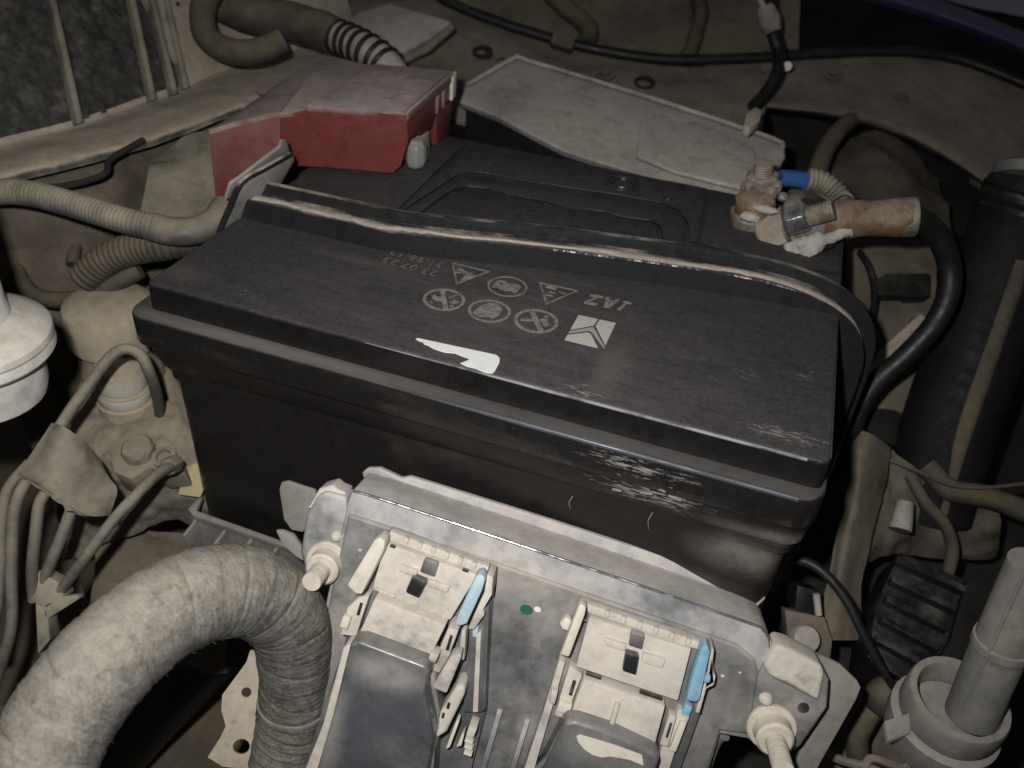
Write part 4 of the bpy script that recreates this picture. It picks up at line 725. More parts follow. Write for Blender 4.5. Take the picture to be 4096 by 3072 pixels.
sp1 = [
 ('base', [(1540, 2142), (1556, 2128), (1968, 2276), (1976, 2300), (1968, 2420), (1942, 2850), (1870, 3140), (1190, 3140), (1370, 2600), (1440, 2330)], .008, .012, m_plugdark, .0010, None),
 ('back_bar', [(1558, 2124), (1958, 2268), (1946, 2302), (1550, 2162)], .013, .006, m_beige, .0012, None),
 ('upper_cover', [(1540, 2172), (1912, 2300), (1800, 2484), (1486, 2360)], .016, .010, m_beige, .0012, None),
 ('button', [(1648, 2306), (1706, 2330), (1674, 2394), (1620, 2370)], .0205, .006, m_plugblk, .0010, 'upper_cover'),
 ('tab', [(1696, 2236), (1754, 2256), (1738, 2310), (1678, 2288)], .0185, .004, m_plugdark, .0008, 'upper_cover'),
 ('tongue', [(1600, 2258), (1672, 2284), (1662, 2308), (1594, 2286)], .0180, .004, m_beige, .0006, 'upper_cover'),
 ('tongue', [(1716, 2318), (1800, 2346), (1788, 2372), (1708, 2346)], .0180, .004, m_beige, .0006, 'upper_cover'),
 ('lower_cover', [(1498, 2392), (1784, 2502), (1708, 2656), (1430, 2548)], .023, .017, m_beige, .0012, None),
 ('cover_edge', [(1420, 2550), (1432, 2544), (1710, 2654), (1704, 2672)], .026, .010, m_ecu, .0009, 'lower_cover'),
 ('cream_lever', [(1496, 2160), (1518, 2146), (1542, 2164), (1536, 2200), (1446, 2382), (1420, 2376), (1386, 2342), (1400, 2318)], .025, .010, m_cream, .0016, None),
 ('blue_lever', [(1902, 2304), (1926, 2296), (1942, 2316), (1930, 2360), (1868, 2496), (1836, 2508), (1816, 2492)], .024, .009, m_paleblue, .0014, None),
 ('lever_guard', [(1948, 2296), (1972, 2312), (1968, 2380), (1932, 2440), (1938, 2462), (1896, 2520), (1870, 2518), (1900, 2450), (1936, 2370)], .020, .014, m_beige, .0009, None),
 ('blue_foot', [(1893, 2492), (1914, 2498), (1908, 2552), (1888, 2546)], .016, .006, m_paleblue, .0006, 'blue_lever'),
 ('side_wall', [(1880, 2520), (1958, 2410), (1946, 2620), (1930, 2850), (1850, 2850), (1866, 2700)], .014, .016, m_plugdark, .0010, None),
 ('side_strip', [(1905, 2540), (1925, 2520), (1912, 2850), (1890, 2850)], .0165, .006, m_beige, .0006, 'side_wall'),
 ('side_strip', [(1938, 2500), (1956, 2440), (1940, 2840), (1926, 2850)], .0150, .006, m_plugdark, .0006, 'side_wall'),
 ('slide_arm', [(1800, 2626), (1842, 2612), (1846, 2630), (1786, 2776), (1728, 2752), (1734, 2736)], .027, .008, m_beige, .0012, None),
 ('arm_tip', [(1846, 2520), (1864, 2524), (1858, 2640), (1826, 2650)], .020, .010, m_beige, .0010, 'slide_arm'),
 ('latch', [(1826, 2742), (1860, 2748), (1858, 2780), (1800, 2900), (1786, 2930), (1742, 2960), (1716, 2930), (1760, 2850)], .024, .014, m_beige, .0022, None),
 ('latch_slot', [(1790, 2812), (1802, 2816), (1796, 2838), (1784, 2834)], .0247, .003, m_plugblk, .0003, 'latch'),
 ('link', [(1806, 2930), (1826, 2880), (1838, 2886), (1800, 2990), (1780, 3000)], .020, .006, m_cream, .0008, None),
 ('link', [(1846, 2940), (1858, 2930), (1846, 2984), (1824, 2990)], .020, .006, m_cream, .0008, None),
 ('thumb_pad', [(1876, 2905), (1908, 2918), (1890, 2960), (1862, 2944)], .018, .010, m_beige, .0008, None),
 ('thumb_ridge', [(1860, 2958), (1892, 2970), (1888, 2980), (1856, 2968)], .018, .010, m_cream, .0005, 'thumb_pad'),
 ('thumb_ridge', [(1858, 2982), (1890, 2994), (1886, 3004), (1854, 2992)], .018, .010, m_cream, .0005, 'thumb_pad'),
 ('thumb_ridge', [(1856, 3008), (1888, 3020), (1884, 3030), (1852, 3018)], .018, .010, m_cream, .0005, 'thumb_pad'),
 ('boot_edge', [(1372, 2590), (1398, 2574), (1410, 2590), (1350, 2800), (1300, 3150), (1190, 3150), (1290, 2900)], .025, .020, m_beige, .0020, None),
 ('boot', [(1400, 2576), (1440, 2566), (1700, 2664), (1718, 2690), (1698, 2760), (1726, 2890), (1735, 2960), (1690, 3200), (1230, 3200), (1310, 2930), (1330, 2860)], .034, .032, m_boot, .0085, None),
 ('boot_flank', [(1718, 2700), (1740, 2720), (1770, 2900), (1740, 3000), (1730, 3150), (1690, 3150), (1716, 2950)], .024, .020, m_plugdark, .0020, None),
 ('left_rail', [(1388, 2430), (1436, 2390), (1480, 2380), (1424, 2548), (1360, 2540)], .015, .014, m_beige, .0012, None),
 ('rail_clip', [(1372, 2462), (1404, 2472), (1388, 2520), (1356, 2508)], .0185, .008, m_cream, .0010, 'left_rail'),
 ('right_rail', [(1792, 2510), (1836, 2520), (1770, 2700), (1722, 2680)], .020, .016, m_beige, .0012, None),
 ('rail_clip', [(1722, 2610), (1756, 2622), (1742, 2656), (1708, 2644)], .0265, .008, m_beige, .0010, 'right_rail'),
]
t, made = plug('wiring_plug', 'left dusty lever plug with the large dark grey boot', frE.q(1650, 2450, .0), sp1)
details(t, made, (1600, 2142), (1925, 2262), 6, ((1520, 2372, 60, 9, .0163), (1690, 2440, 80, 9, .0163), (1440, 2410, 12, 50, .0154), (1800, 2540, 12, 60, .0204), (1560, 2180, 22, 8, .0164), (1850, 2276, 24, 8, .0164), (1770, 2852, 10, 20, .0246)), .0145)

add_wear(m_boot, [(frE.q(1560, 2690, .034), .040, .022, .016, 1), (frE.q(2420, 2990, .0265), .045, .03, .03, .85), (frE.q(1330, 2900, .03), .012, .05, .05, .9)], (.42, .395, .355), amt=.55, **sm)
# ================================================================== WRAPPED HARNESS
def felt(d, th, r, p):
    g = min(1, max(0, (d-.225)/.06)); k = (d/.0078+th/(2*math.pi)+.45*noise.noise(p*40)) % 1.0; k2 = (d/.024+th/(2*math.pi)+.06*noise.noise(p*60)) % 1.0
    st = noise.noise(Vector((math.cos(th)*1.3, math.sin(th)*1.3, d*900)))
    gr = math.exp(-((k2-.5)/.03)**2)
    return r*(1+.006*noise.noise(p*700)+.008*noise.noise(p*110)+.013*st+(.006+.046*g)*(k**1.6-.5)+.014*(k2-.5)*(1-g)-.045*gr*(1-g)*(.55+.6*noise.noise(p*50)))
hp = [pd(40, 3420, .335), pd(130, 3150, .338), pd(240, 2890, .345), pd(430, 2640, .355), pd(650, 2455, .372), pd(870, 2365, .392), pd(1040, 2385, .410), pd(1150, 2480, .425), pd(1180, 2640, .440), pd(1172, 2830, .455), pd(1140, 3020, .465), pd(1090, 3300, .47)]
har = thing('wire_harness', 'thick wire harness wrapped in fuzzy dusty fleece tape bending at lower left', 'wire harness', hp[3])
obj('wrap', MB().tube(hp, lambda f: .0212-.0032*min(1, max(0, (f-.45)/.25)), 96, .0007, felt), m_felt, har, ang=180)
tp_ = spline(hp, .002); i0 = min(range(len(tp_)), key=lambda i: (tp_[i]-pd(1175, 2800, .4537)).length); ax = (tp_[i0+3]-tp_[i0-3]).normalized()
obj('cable_tie', MB().lathe(tp_[i0]-ax*.0012, ax, [(.0175, 0), (.0187, 0), (.0187, .0032), (.0175, .0032)], 48), m_grey, har, bevel=.0003)
# loose fibres standing off the fleece
fb = MB(); random.seed(11)
for k in range(900):
    i = random.randrange(10, len(tp_)-10); tx = (tp_[i+2]-tp_[i-2]).normalized(); a = tx.cross(Vector((0, 0, 1))).normalized(); b = tx.cross(a); th = random.uniform(0, 6.283)
    f = i/len(tp_); r = .0214-.0032*min(1, max(0, (f-.45)/.25)); d = a*math.cos(th)+b*math.sin(th); p = tp_[i]+d*r*.99
    q = p+d*random.uniform(.0002, .0011)+tx*random.uniform(-.002, .002)+a*random.uniform(-.001, .001); e = (q-p).cross(CC-p).normalized()*.00005
    fb.add([p-e, p+e, q], [[0, 1, 2]])
o = obj('fibre', fb, m_felt, har); o['kind'] = 'stuff'
# bracket with two holes
frB = Frame(pd(960, 2880, .475), CR[0], -CR[2]+CR[0]*.1+Vector((0, 0, .2)))
hol = [circ(frB.q(965, 2987), .0044, frB.u, frB.w*.9, 22), circ(frB.q(985, 2770), .0026, frB.u, frB.w, 18)]
o = obj('holed_bracket', MB().prism([frB.q(*p) for p in ((1000, 2600), (985, 2648), (888, 2780), (884, 2840), (902, 2905), (880, 2950), (829, 3030), (890, 3068), (1000, 3080), (1066, 2998), (1060, 2960), (1020, 2860), (1060, 2700), (1080, 2600))], -frB.n*.003, hol), m_ledge, bevel=.0005)
tag(o, 'pale dusty bracket with two round holes under the harness', 'bracket')
o = obj('lower_hose', MB().tube([pd(300, 3200, .60), pd(560, 2900, .60), pd(760, 2700, .61), pd(900, 2560, .62)], .022, 24, .006), m_black); tag(o, 'dark hose lost in shadow inside the harness bend', 'hose')

# ================================================================== LEFT SIDE
rsv = thing('white_reservoir', 'dusty white plastic reservoir cut off at the left edge', 'reservoir', pd(-190, 1600, .37)-Vector((0, 0, .06)))
ra = pd(-135, 1300, .365)
obj('neck', MB().lathe(ra, (0.02, 0, 1), [(0.0187, 0.0000), (0.0176, 0.0054), (0.0169, 0.0108), (0.0166, 0.0450), (0.0154, 0.0765), (0.0133, 0.0792)], 48), m_resv, rsv, ang=30)
obj('flange', MB().lathe(ra, (0.02, 0, 1), [(0.0166, 0.0054), (0.0187, 0.0040), (0.0249, 0.0014), (0.0305, -0.0020), (0.0319, -0.0036), (0.0322, -0.0063), (0.0314, -0.0077), (0.0320, -0.0092), (0.0322, -0.0117), (0.0309, -0.0135), (0.0282, -0.0144), (0.0257, -0.0149), (0.0216, -0.0149)], 72), m_resv, rsv, ang=24)
obj('body', MB().lathe(ra, (0.02, 0, 1), [(0.0246, -0.0144), (0.0254, -0.0180), (0.0252, -0.0306), (0.0237, -0.0360), (0.0166, -0.0414), (0.0033, -0.0432)], 48), m_resv, rsv, ang=28)
cc = px(440, 1258, -.082); can = thing('fluid_canister', 'dust covered round canister beside the left end of the battery', 'canister', cc-Vector((0, 0, .11)))
obj('cap', MB().lathe(cc, (.05, -.05, 1), [(.0240, -.022), (.0262, -.0195), (.0268, -.0185), (.0268, -.0172), (.0278, -.0165), (.0284, -.006), (.0282, .0035), (.0268, .0075), (.0225, .0105), (.012, .0125), (.001, .0130)], 48), m_can, can, ang=30)
obj('neck', MB().lathe(cc, (.05, -.05, 1), [(.026, -.050), (.0245, -.040), (.0225, -.034), (.0222, -.024), (.023, -.022)], 40), m_can, can)
ca2 = px(490, 1530, -.062)
o2 = obj('filler', MB().lathe(ca2, (.05, -.05, 1), [(.0170, -.020), (.0175, -.012), (.0162, -.011), (.0160, -.002), (.0150, -.001), (.0148, .012), (.0135, .015), (.004, .017)], 36), m_can, can, ang=25)
obj('filler_label', MB().lathe(ca2, (.05, -.05, 1), [(.0162, -.0095), (.0165, -.0090), (.0165, -.0035), (.0162, -.003)], 36), m_label, o2)
obj('filler_label', MB().lathe(ca2, (.05, -.05, 1), [(.0151, .000), (.0153, .001), (.0153, .010), (.0150, .011)], 36), m_label, o2)
obj('base', MB().lathe(cc-Vector((0, 0, .055)), (.05, -.05, 1), [(.050, -.08), (.046, -.04), (.036, -.014), (.029, .002), (.024, .006)], 40, .004, 4), m_can, can)
o = obj('arched_pipe', MB().tube([pd(215, 1745, .462), pd(290, 1630, .466), pd(370, 1520, .47), pd(440, 1430, .475), pd(500, 1396, .478), pd(560, 1418, .48), pd(598, 1490, .485), pd(630, 1590, .51), pd(640, 1680, .56)], .0032, 14, .003), m_pipe); tag(o, 'arched dusty metal pipe in front of the round canister', 'pipe')
o = obj('dust_mound', sheet([[pd(300, 1650, .56), pd(480, 1600, .56), pd(640, 1600, .55), pd(800, 1600, .56)], [pd(300, 1850, .54), pd(480, 1800, .535), pd(660, 1780, .53), pd(800, 1780, .54)], [pd(300, 2000, .55), pd(500, 1950, .54), pd(660, 1920, .54), pd(820, 1950, .55)], [pd(250, 2250, .58), pd(500, 2150, .57), pd(680, 2080, .57), pd(900, 2150, .58)]], 16, 14, .004, .0045, 38, 31), m_mound); tag(o, 'dust caked hydraulic block with rough ridges left of the battery', 'hydraulic block')
frH = Frame(pd(580, 1850, .522), CR[0]*.95+CR[1]*.3, -CR[2]*.8-CR[1]*.6)
hb = thing('hydraulic_valve', 'dusty angular valve block where the long slanting pipe ends', 'valve block', frH.o)
obj('body', MB().prism([frH.q(*p) for p in ((430, 1800), (520, 1745), (620, 1760), (720, 1822), (735, 1880), (640, 1890), (600, 1870), (520, 1915), (455, 1890))], -frH.n*.02), m_mound, hb, bevel=.002)
obj('boss', MB().lathe(frH.q(560, 1810), frH.n, [(.0095, -.002), (.0095, .006), (.0080, .008), (.003, .0085)], 20, .001, 2), m_mound, hb)
obj('fitting', hexnut(pd(705, 1852, .508), pd(640, 1890, .487)-pd(690, 1865, .50), .0058, .011), m_pipe, hb, bevel=.0006)
obj('port', MB().lathe(frH.q(660, 1835), frH.n, [(.007, -.002), (.0072, .003), (.0045, .0035), (.004, .001)], 18), m_mound, hb)
frV = Frame(pd(260, 1860, .452), CR[0], -CR[2])
rows = [[pd(205, 1690, .452), pd(255, 1706, .447), pd(330, 1762, .452), pd(395, 1838, .466)], [pd(140, 1785, .449), pd(215, 1815, .443), pd(320, 1870, .449), pd(435, 1910, .464)], [pd(78, 1886, .448), pd(190, 1950, .441), pd(290, 2020, .447), pd(470, 1960, .464)], [pd(76, 1892, .450), pd(190, 1958, .443), pd(330, 2058, .449), pd(440, 2062, .464)]]
o = obj('pipe_shield', sheet(rows, 8, 8, .0015, .0008, 60, 7), m_pipe); tag(o, 'bent dusty sheet shield over the bundle of thin pipes', 'heat shield')
pipes = [([(690, 1865, .50), (640, 1890, .487), (560, 1965, .472), (450, 2085, .462), (330, 2245, .462), (255, 2345, .466), (215, 2400, .47)], 'long dusty pipe slanting down from the hydraulic block'),
         ([(330, 1960, .465), (290, 2030, .462), (240, 2160, .462), (185, 2300, .466), (165, 2400, .47)], 'dusty pipe leaving the shield just left of the long slanting one'),
         ([(215, 1930, .462), (160, 2010, .458), (142, 2140, .458), (128, 2280, .462), (135, 2400, .468)], 'middle dusty pipe coming out under the shield'),
         ([(150, 1880, .466), (85, 1960, .455), (52, 2080, .455), (45, 2300, .458), (42, 2520, .462), (-30, 2760, .47)], 'dusty pipe running down the far left from the shield'),
         ([(120, 1850, .48), (30, 1960, .475), (5, 2100, .475), (0, 2300, .478), (-40, 2600, .48)], 'outermost dusty pipe cut off at the left edge')]
for pts, lb in pipes: tag(obj('brake_pipe', MB().tube([pd(*p) for p in pts], .0031, 14, .004), m_pipe), lb, 'pipe', 'thin pipes at the left')
frC = Frame(pd(190, 2400, .464), CR[0]*.8+CR[1]*.3, -CR[2])
cl = thing('pipe_clip', 'dusty plastic clip gathering the thin pipes at left', 'clip', frC.o)
obj('body', MB().prism([frC.q(*p) for p in ((110, 2300), (150, 2285), (235, 2330), (255, 2385), (190, 2440), (120, 2400))], -frC.n*.012), m_loom, cl, bevel=.0012)
obj('tail', MB().prism([frC.q(*p) for p in ((165, 2420), (250, 2385), (310, 2380), (318, 2395), (200, 2470), (180, 2480))], -frC.n*.006), m_loom, cl, bevel=.0008)
obj('stem', MB().prism([frC.q(*p) for p in ((140, 2410), (190, 2440), (200, 2560), (150, 2620))], -frC.n*.010), m_loom, cl, bevel=.0010)
yt = pd(760, 1940, .535); frY = Frame(yt, CR[0], -CR[2]); o = obj('yellow_tag', MB().prism([frY.q(*p) for p in ((715, 1965), (740, 1870), (790, 1850), (812, 1960), (800, 1990), (712, 1978))], -frY.n*.003), m_yellow, bevel=.0005); tag(o, 'faded yellow tag at the lower left foot of the battery', 'tag')
tr = thing('battery_tray', 'dusty plastic tray under the front left corner of the battery', 'tray', (.02, 0, -.25))
tz = -.157
def TP(u, v, z=tz): return pz(u, v, z)
a, b, c_, d_ = TP(806, 1990), TP(768, 2040), TP(1100, 2152), TP(1400, 2260)
obj('rim', merge(MB().prism([TP(812, 1985), TP(800, 1985), TP(752, 2036), TP(770, 2060), TP(1400, 2275), TP(1400, 2258), TP(786, 2042)], (0, 0, -.004))), m_grey, tr, bevel=.0006)
obj('wall', MB().prism([TP(764, 2056, tz-.003), TP(1400, 2280, tz-.003), TP(1400, 2280, tz-.003)+Vector((0, -.001, -.06)), TP(764, 2056, tz-.003)+Vector((.003, -.001, -.06))], (0, .003, 0)), m_grey, tr)
for u, v in ((790, 2062), (905, 2104), (1010, 2140), (1110, 2176)):
    p = TP(u, v, tz-.004); obj('web', MB().prism([p, p+Vector((.0, -.016, -.002)), p+Vector((.0, -.010, -.05)), p+Vector((0, 0, -.05))], (.002, 0, 0)), m_grey, tr, bevel=.0004)
# conduits at left
o = obj('split_conduit', MB().tube([pd(-160, 800, .52), pd(0, 768, .52), pd(140, 778, .515), pd(330, 830, .51), pd(500, 882, .505), pd(620, 910, .505)], .0078, 28, .0005, corr(.0026, .13)), m_loom, ang=70); tag(o, 'pale grey corrugated conduit entering from the left edge', 'conduit')
o = obj('taped_cable', MB().tube([pd(600, 905, .506), pd(690, 925, .507), pd(780, 922, .51), pd(850, 890, .515), pd(900, 830, .525)], .0082, 24, .002, lambda d, th, r, p: r*(1+.05*noise.noise(p*90))), m_pipe); tag(o, 'taped cable end running from the corrugated conduit to the red cover', 'cable')
o = obj('brown_hose', MB().tube([pd(330, 1120, .545), pd(420, 1040, .54), pd(540, 995, .535), pd(680, 975, .53), pd(800, 955, .535)], .0100, 26, .0006, corr(.0038, .10)), m_loomd, ang=70); tag(o, 'brown ribbed hose below the grey conduit at left', 'hose')
o = obj('thin_hose', MB().tube([pd(60, 1020, .58), pd(80, 1120, .57), pd(160, 1190, .56), pd(300, 1195, .555), pd(430, 1150, .55), pd(560, 1080, .55)], .0055, 14, .004), m_loomd); tag(o, 'thin brown hose curving above the round canister', 'hose')

# ================================================================== TOP
o = obj('curled_hose', MB().tube([pd(1010, -140, .70), pd(880, -70, .69), pd(812, 40, .675), pd(830, 150, .665), pd(920, 205, .66), pd(1030, 205, .66), pd(1130, 165, .665)], .0098, 22, .004, lambda d, th, r, p: r*(1+.06*noise.noise(p*70))), m_loomd); tag(o, 'dark dusty hose curled into a loop at the top left', 'hose')
o = obj('taped_hose', MB().tube([pd(900, 20, .715), pd(1010, 60, .712), pd(1150, 85, .71), pd(1290, 125, .70), pd(1350, 155, .695)], .0155, 26, .003, lambda d, th, r, p: r*(1+.05*noise.noise(p*80))), m_loomd); tag(o, 'brown taped hose leading to the coiled black conduit', 'hose')
coil = thing('coiled_conduit', 'black and white ringed conduit above the red cover', 'conduit', pd(1430, 170, .69))
cp = [pd(1310, 135, .70), pd(1390, 165, .69), pd(1470, 205, .68), pd(1545, 262, .675), pd(1590, 330, .67)]
obj('core', MB().tube(cp, .0128, 24, .003), m_tray, coil)
cs = spline(cp, .001); nloop = 8
for k in range(nloop):
    i = int((k+.5)/nloop*(len(cs)*.80)); ax = (cs[i+2]-cs[max(0, i-2)]).normalized(); 
    obj('ring', MB().lathe(cs[i]-ax*.0013, ax, [(.0120, -.0008), (.0142, -.0004), (.0149, .0013), (.0142, .0030), (.0120, .0034)], 32), m_black, coil, ang=40)
wires = [([(1700, -60, .87), (1800, 10, .865), (2000, 90, .86), (2250, 165, .855), (2480, 215, .85), (2700, 238, .85), (3000, 232, .85), (3300, 213, .85), (3600, 205, .845), (3850, 240, .84), (4150, 355, .82)], .0052, 'long black wire stretched across the top of the bay', m_black)]
for pts, r, lb, mt in wires: tag(obj('wire', MB().tube([pd(*p) for p in pts], r, 12, .006), mt), lb, 'wire')
cb = pd(2250, 172, .845); frK = Frame(cb, CR[0]*.95+CR[1]*.3, -CR[2]); o = obj('wire_clip', MB().box(frK, -.011, .011, -.006, .006, -.006, .006), m_loomd, bevel=.0015); tag(o, 'brown clip holding the long wire above the grey cover', 'clip')
hw = thing('hanging_wire', 'black wire hanging down at the top right with a taped joint', 'wire', pd(3110, 230, .80))
obj('cord', MB().tube([pd(3075, -80, .80), pd(3078, 60, .80), pd(3098, 150, .80), pd(3118, 220, .80), pd(3108, 300, .79), pd(3060, 380, .785), pd(3012, 430, .78)], .0062, 14, .004), m_black, hw)
obj('joint', MB().tube([pd(3060, 30, .796), pd(3078, 85, .796), pd(3092, 130, .797)], lambda f: .0075+.0025*math.sin(f*3.1), 16, .002, lambda d, th, r, p: r*(1+.14*noise.noise(p*150))), m_tray, hw)
obj('fork', MB().tube([pd(3015, -60, .80), pd(3050, 20, .797), pd(3075, 60, .797)], .0030, 10, .004), m_tray, hw)
obj('end_clip', MB().prism([frT.q(*p, .02) for p in ((2975, 500), (2985, 455), (3020, 425), (3050, 440), (3040, 480), (3000, 512))], -frT.n*.008), m_ledge, hw, bevel=.0015)
o = obj('white_clip', MB().lathe(pd(3150, 265, .79), CC-pd(3150, 265, .79), [(.0008, .002), (.0040, .001), (.0044, -.001), (.003, -.004)], 20), m_white); tag(o, 'small bright white clip beside the hanging wire', 'clip')
for k, (pts, r, lb) in enumerate((([(2780, -60, .90), (2800, 60, .895), (2770, 180, .885), (2740, 250, .88)], .008, 'dark bulge of cable on the wall at top centre'), ([(2150, -80, .91), (2250, 20, .905), (2350, 110, .90), (2345, 180, .885)], .010, 'dark dusty cable running down the wall above the wire clip'))):
    tag(obj('dark_cable', MB().tube([pd(*p) for p in pts], r, 14, .005, lambda d, th, r, p: r*(1+.10*noise.noise(p*60))), m_loomd), lb, 'cable')

# ================================================================== RIGHT SIDE
o = obj('ribbed_hose', MB().tube([pd(3480, 440, .84), pd(3390, 490, .80), pd(3320, 570, .76), pd(3275, 670, .72), pd(3255, 780, .70)], .0078, 22, .0008, corr(.0032, .10)), m_loomd, ang=70); tag(o, 'ribbed brown hose rising behind the rusty clamp', 'hose')
rows = [[pd(3400, 560, .86), pd(3520, 520, .86), pd(3640, 590, .85), pd(3760, 720, .84)], [pd(3310, 680, .80), pd(3480, 660, .80), pd(3620, 720, .79), pd(3800, 860, .78)], [pd(3330, 850, .74), pd(3500, 850, .74), pd(3660, 900, .74), pd(3830, 1000, .74)]]
o = obj('bulged_panel', sheet(rows, 8, 10, .003, .004, 22, 41), m_dustdark); tag(o, 'bulged brown panel under the curved arch behind the cable', 'body panel')
rows = [[pd(3380, 960, .70), pd(3560, 950, .70), pd(3760, 960, .70)], [pd(3400, 1300, .66), pd(3560, 1300, .66), pd(3720, 1320, .66)], [pd(3420, 1640, .63), pd(3540, 1640, .63), pd(3640, 1660, .63)]]
o = obj('inner_fender_sheet', sheet(rows, 10, 10, .003, .004, 18, 44), m_tan); tag(o, 'tan dusty panel seen inside the loop of the black cable', 'body panel')
frX = Frame(pd(3600, 1140, .655), CR[0], -CR[2]+CR[1]*-.3)
o = obj('black_clip', MB().prism([frX.q(*p) for p in ((3505, 1120), (3545, 1092), (3720, 1092), (3720, 1185), (3640, 1190), (3620, 1180), (3505, 1180))], -frX.n*.012), m_black, bevel=.001); tag(o, 'small black block on the tan panel behind the cable loop', 'clip')
frX = Frame(pd(3530, 1690, .625), CR[0], -CR[2]+CR[1]*-.2)
o = obj('dark_bracket', MB().prism([frX.q(*p) for p in ((3420, 1630), (3560, 1640), (3650, 1670), (3610, 1790), (3420, 1740))], -frX.n*.02), m_duct, bevel=.001); tag(o, 'dark flat bracket right of the battery lid corner', 'bracket')
dct = thing('air_duct', 'big black dusty duct slanting down at the right edge', 'duct', pd(3750, 1900, .60))
ax = [pd(4130, 760, .60), pd(4020, 1050, .605), pd(3900, 1400, .61), pd(3790, 1720, .615), pd(3700, 2050, .63)]
obj('tube', MB().tube(ax, .0315, 40, .006), m_duct, dct)
obj('seam', MB().tube([p+(CC-p).normalized()*.029+CR[0]*.010 for p in ax[1:]], .0075, 12, .006), m_loomd, dct)
obj('collar', MB().tube([pd(4180, 720, .585), pd(4150, 790, .59), pd(4110, 870, .595)], .0345, 40, .0006, corr(.012, .08)), m_plugblk, dct)
obj('cap', MB().lathe(pd(4180, 720, .585), ax[0]-ax[1], [(.032, -.004), (.033, .003), (.029, .006), (.012, .007)], 40), m_plate, dct)
rows = [[pd(3390, 1725, .585), pd(3460, 1728, .575), pd(3560, 1790, .585)], [pd(3380, 1950, .57), pd(3440, 1950, .56), pd(3530, 1980, .575)], [pd(3330, 2220, .555), pd(3380, 2240, .548), pd(3460, 2260, .56)], [pd(3250, 2550, .55), pd(3340, 2560, .545), pd(3440, 2560, .555)]]
o = obj('support_post', sheet(rows, 8, 10, .003, .002, 30, 51), m_tan); tag(o, 'tan dusty support post right of the battery', 'post')
rows = [[pd(3560, 1800, .60), pd(3640, 1860, .60), pd(3800, 1960, .60), pd(4000, 2000, .61)], [pd(3500, 2000, .59), pd(3620, 2030, .60), pd(3760, 2080, .61), pd(4000, 2110, .62)], [pd(3450, 2250, .58), pd(3580, 2220, .60), pd(3720, 2230, .62), pd(4000, 2240, .64)]]
o = obj('crumpled_panel', sheet(rows, 10, 10, .003, .006, 26, 53), m_dustdark); tag(o, 'dark crumpled panel between the duct and the ribbed box', 'body panel')
o = obj('small_post', MB().tube([pd(3620, 2010, .575), pd(3610, 2070, .572), pd(3600, 2120, .57)], lambda f: .0055+.002*f, 16, .003), m_tray); tag(o, 'short pale peg standing above the ribbed black box', 'peg')
o = obj('thin_tube', MB().tube([pd(3180, 2235, .50), pd(3250, 2258, .495), pd(3320, 2315, .49), pd(3390, 2410, .487), pd(3450, 2530, .485), pd(3520, 2660, .485), pd(3590, 2770, .487), pd(3660, 2840, .49)], lambda f: .0030-.0008*f, 12, .004), m_black); tag(o, 'thin black tube curving down to the ribbed hoop', 'tube')
o = obj('pale_spring', MB().tube([pd(3640, 1900, .585), pd(3700, 2010, .58), pd(3780, 2100, .58), pd(3810, 2200, .585), pd(3790, 2300, .59)], .0042, 12, .004), m_loomd); tag(o, 'brown cord curving above the ribbed black box', 'cord')
o = obj('red_wire', MB().tube([pd(3560, 1840, .582), pd(3680, 1890, .575), pd(3800, 1940, .572), pd(3950, 1950, .575), pd(4130, 1930, .58)], .0013, 8, .004), m_loomd); tag(o, 'thin reddish brown wire crossing the duct foot', 'wire')
# ribbed relay box
frRb = Frame(pd(3690, 2460, .535), CR[0]*.93+CR[1]*.37+CR[2]*.1, -CR[2]*.75-CR[1]*.5)
rb = thing('relay_box', 'black box with horizontal ribs at the lower right', 'relay box', frRb.o-frRb.n*.05)
obj('core', MB().prism([frRb.q(*p) for p in ((3600, 2205), (3870, 2320), (3800, 2560), (3680, 2740), (3470, 2650), (3500, 2420))], -frRb.n*.04), m_relay, rb, bevel=.002)
for k in range(6):
    f = k/5; a = Vector((3590-100*f, 2222+395*f)); b = Vector((3868-175*f, 2345+390*f))
    obj('rib', MB().prism([frRb.q(a.x, a.y, .007), frRb.q(b.x, b.y, .007), frRb.q(b.x-6, b.y+24, .007), frRb.q(a.x-6, a.y+24, .007)], -frRb.n*.012), m_relay, rb, bevel=.0008)
obj('end_wall', MB().prism([frRb.q(*p, .004) for p in ((3868, 2310), (3990, 2360), (3960, 2480), (3760, 2760), (3690, 2740), (3800, 2560))], -frRb.n*.03), m_duct, rb, bevel=.002)
# bolt boss cluster beside the control unit
bb = thing('bolt_boss', 'round dusty bolt head on a bracket beside the control unit', 'bolt', pd(3220, 2560, .52))
obj('head', MB().lathe(pd(3222, 2556, .515), -CR[2]+CR[1]*-.2, [(.0080, -.008), (.0088, 0), (.0075, .003), (.003, .004)], 22), m_tray, bb)
frQ = Frame(pd(3240, 2540, .53), CR[0], -CR[2])
obj('plate', MB().prism([frQ.q(*p) for p in ((3140, 2440), (3300, 2470), (3330, 2560), (3320, 2660), (3160, 2660))], -frQ.n*.01), m_dustdark, bb, bevel=.001)
obj('relay', MB().prism([frQ.q(*p, .006) for p in ((3190, 2340), (3290, 2370), (3290, 2470), (3180, 2440))], -frQ.n*.02), m_relay, bb, bevel=.0012)
obj('pin', MB().tube([pd(3265, 2375, .52), pd(3275, 2460, .52)], .0022, 10, .003), m_tray, bb)
o = obj('ball_stud', MB().ball(pd(3540, 2790, .50), .0115, 18, (1, 1, 1), .1, 2), m_loomd); tag(o, 'brown round knob left of the grey hoop', 'knob')
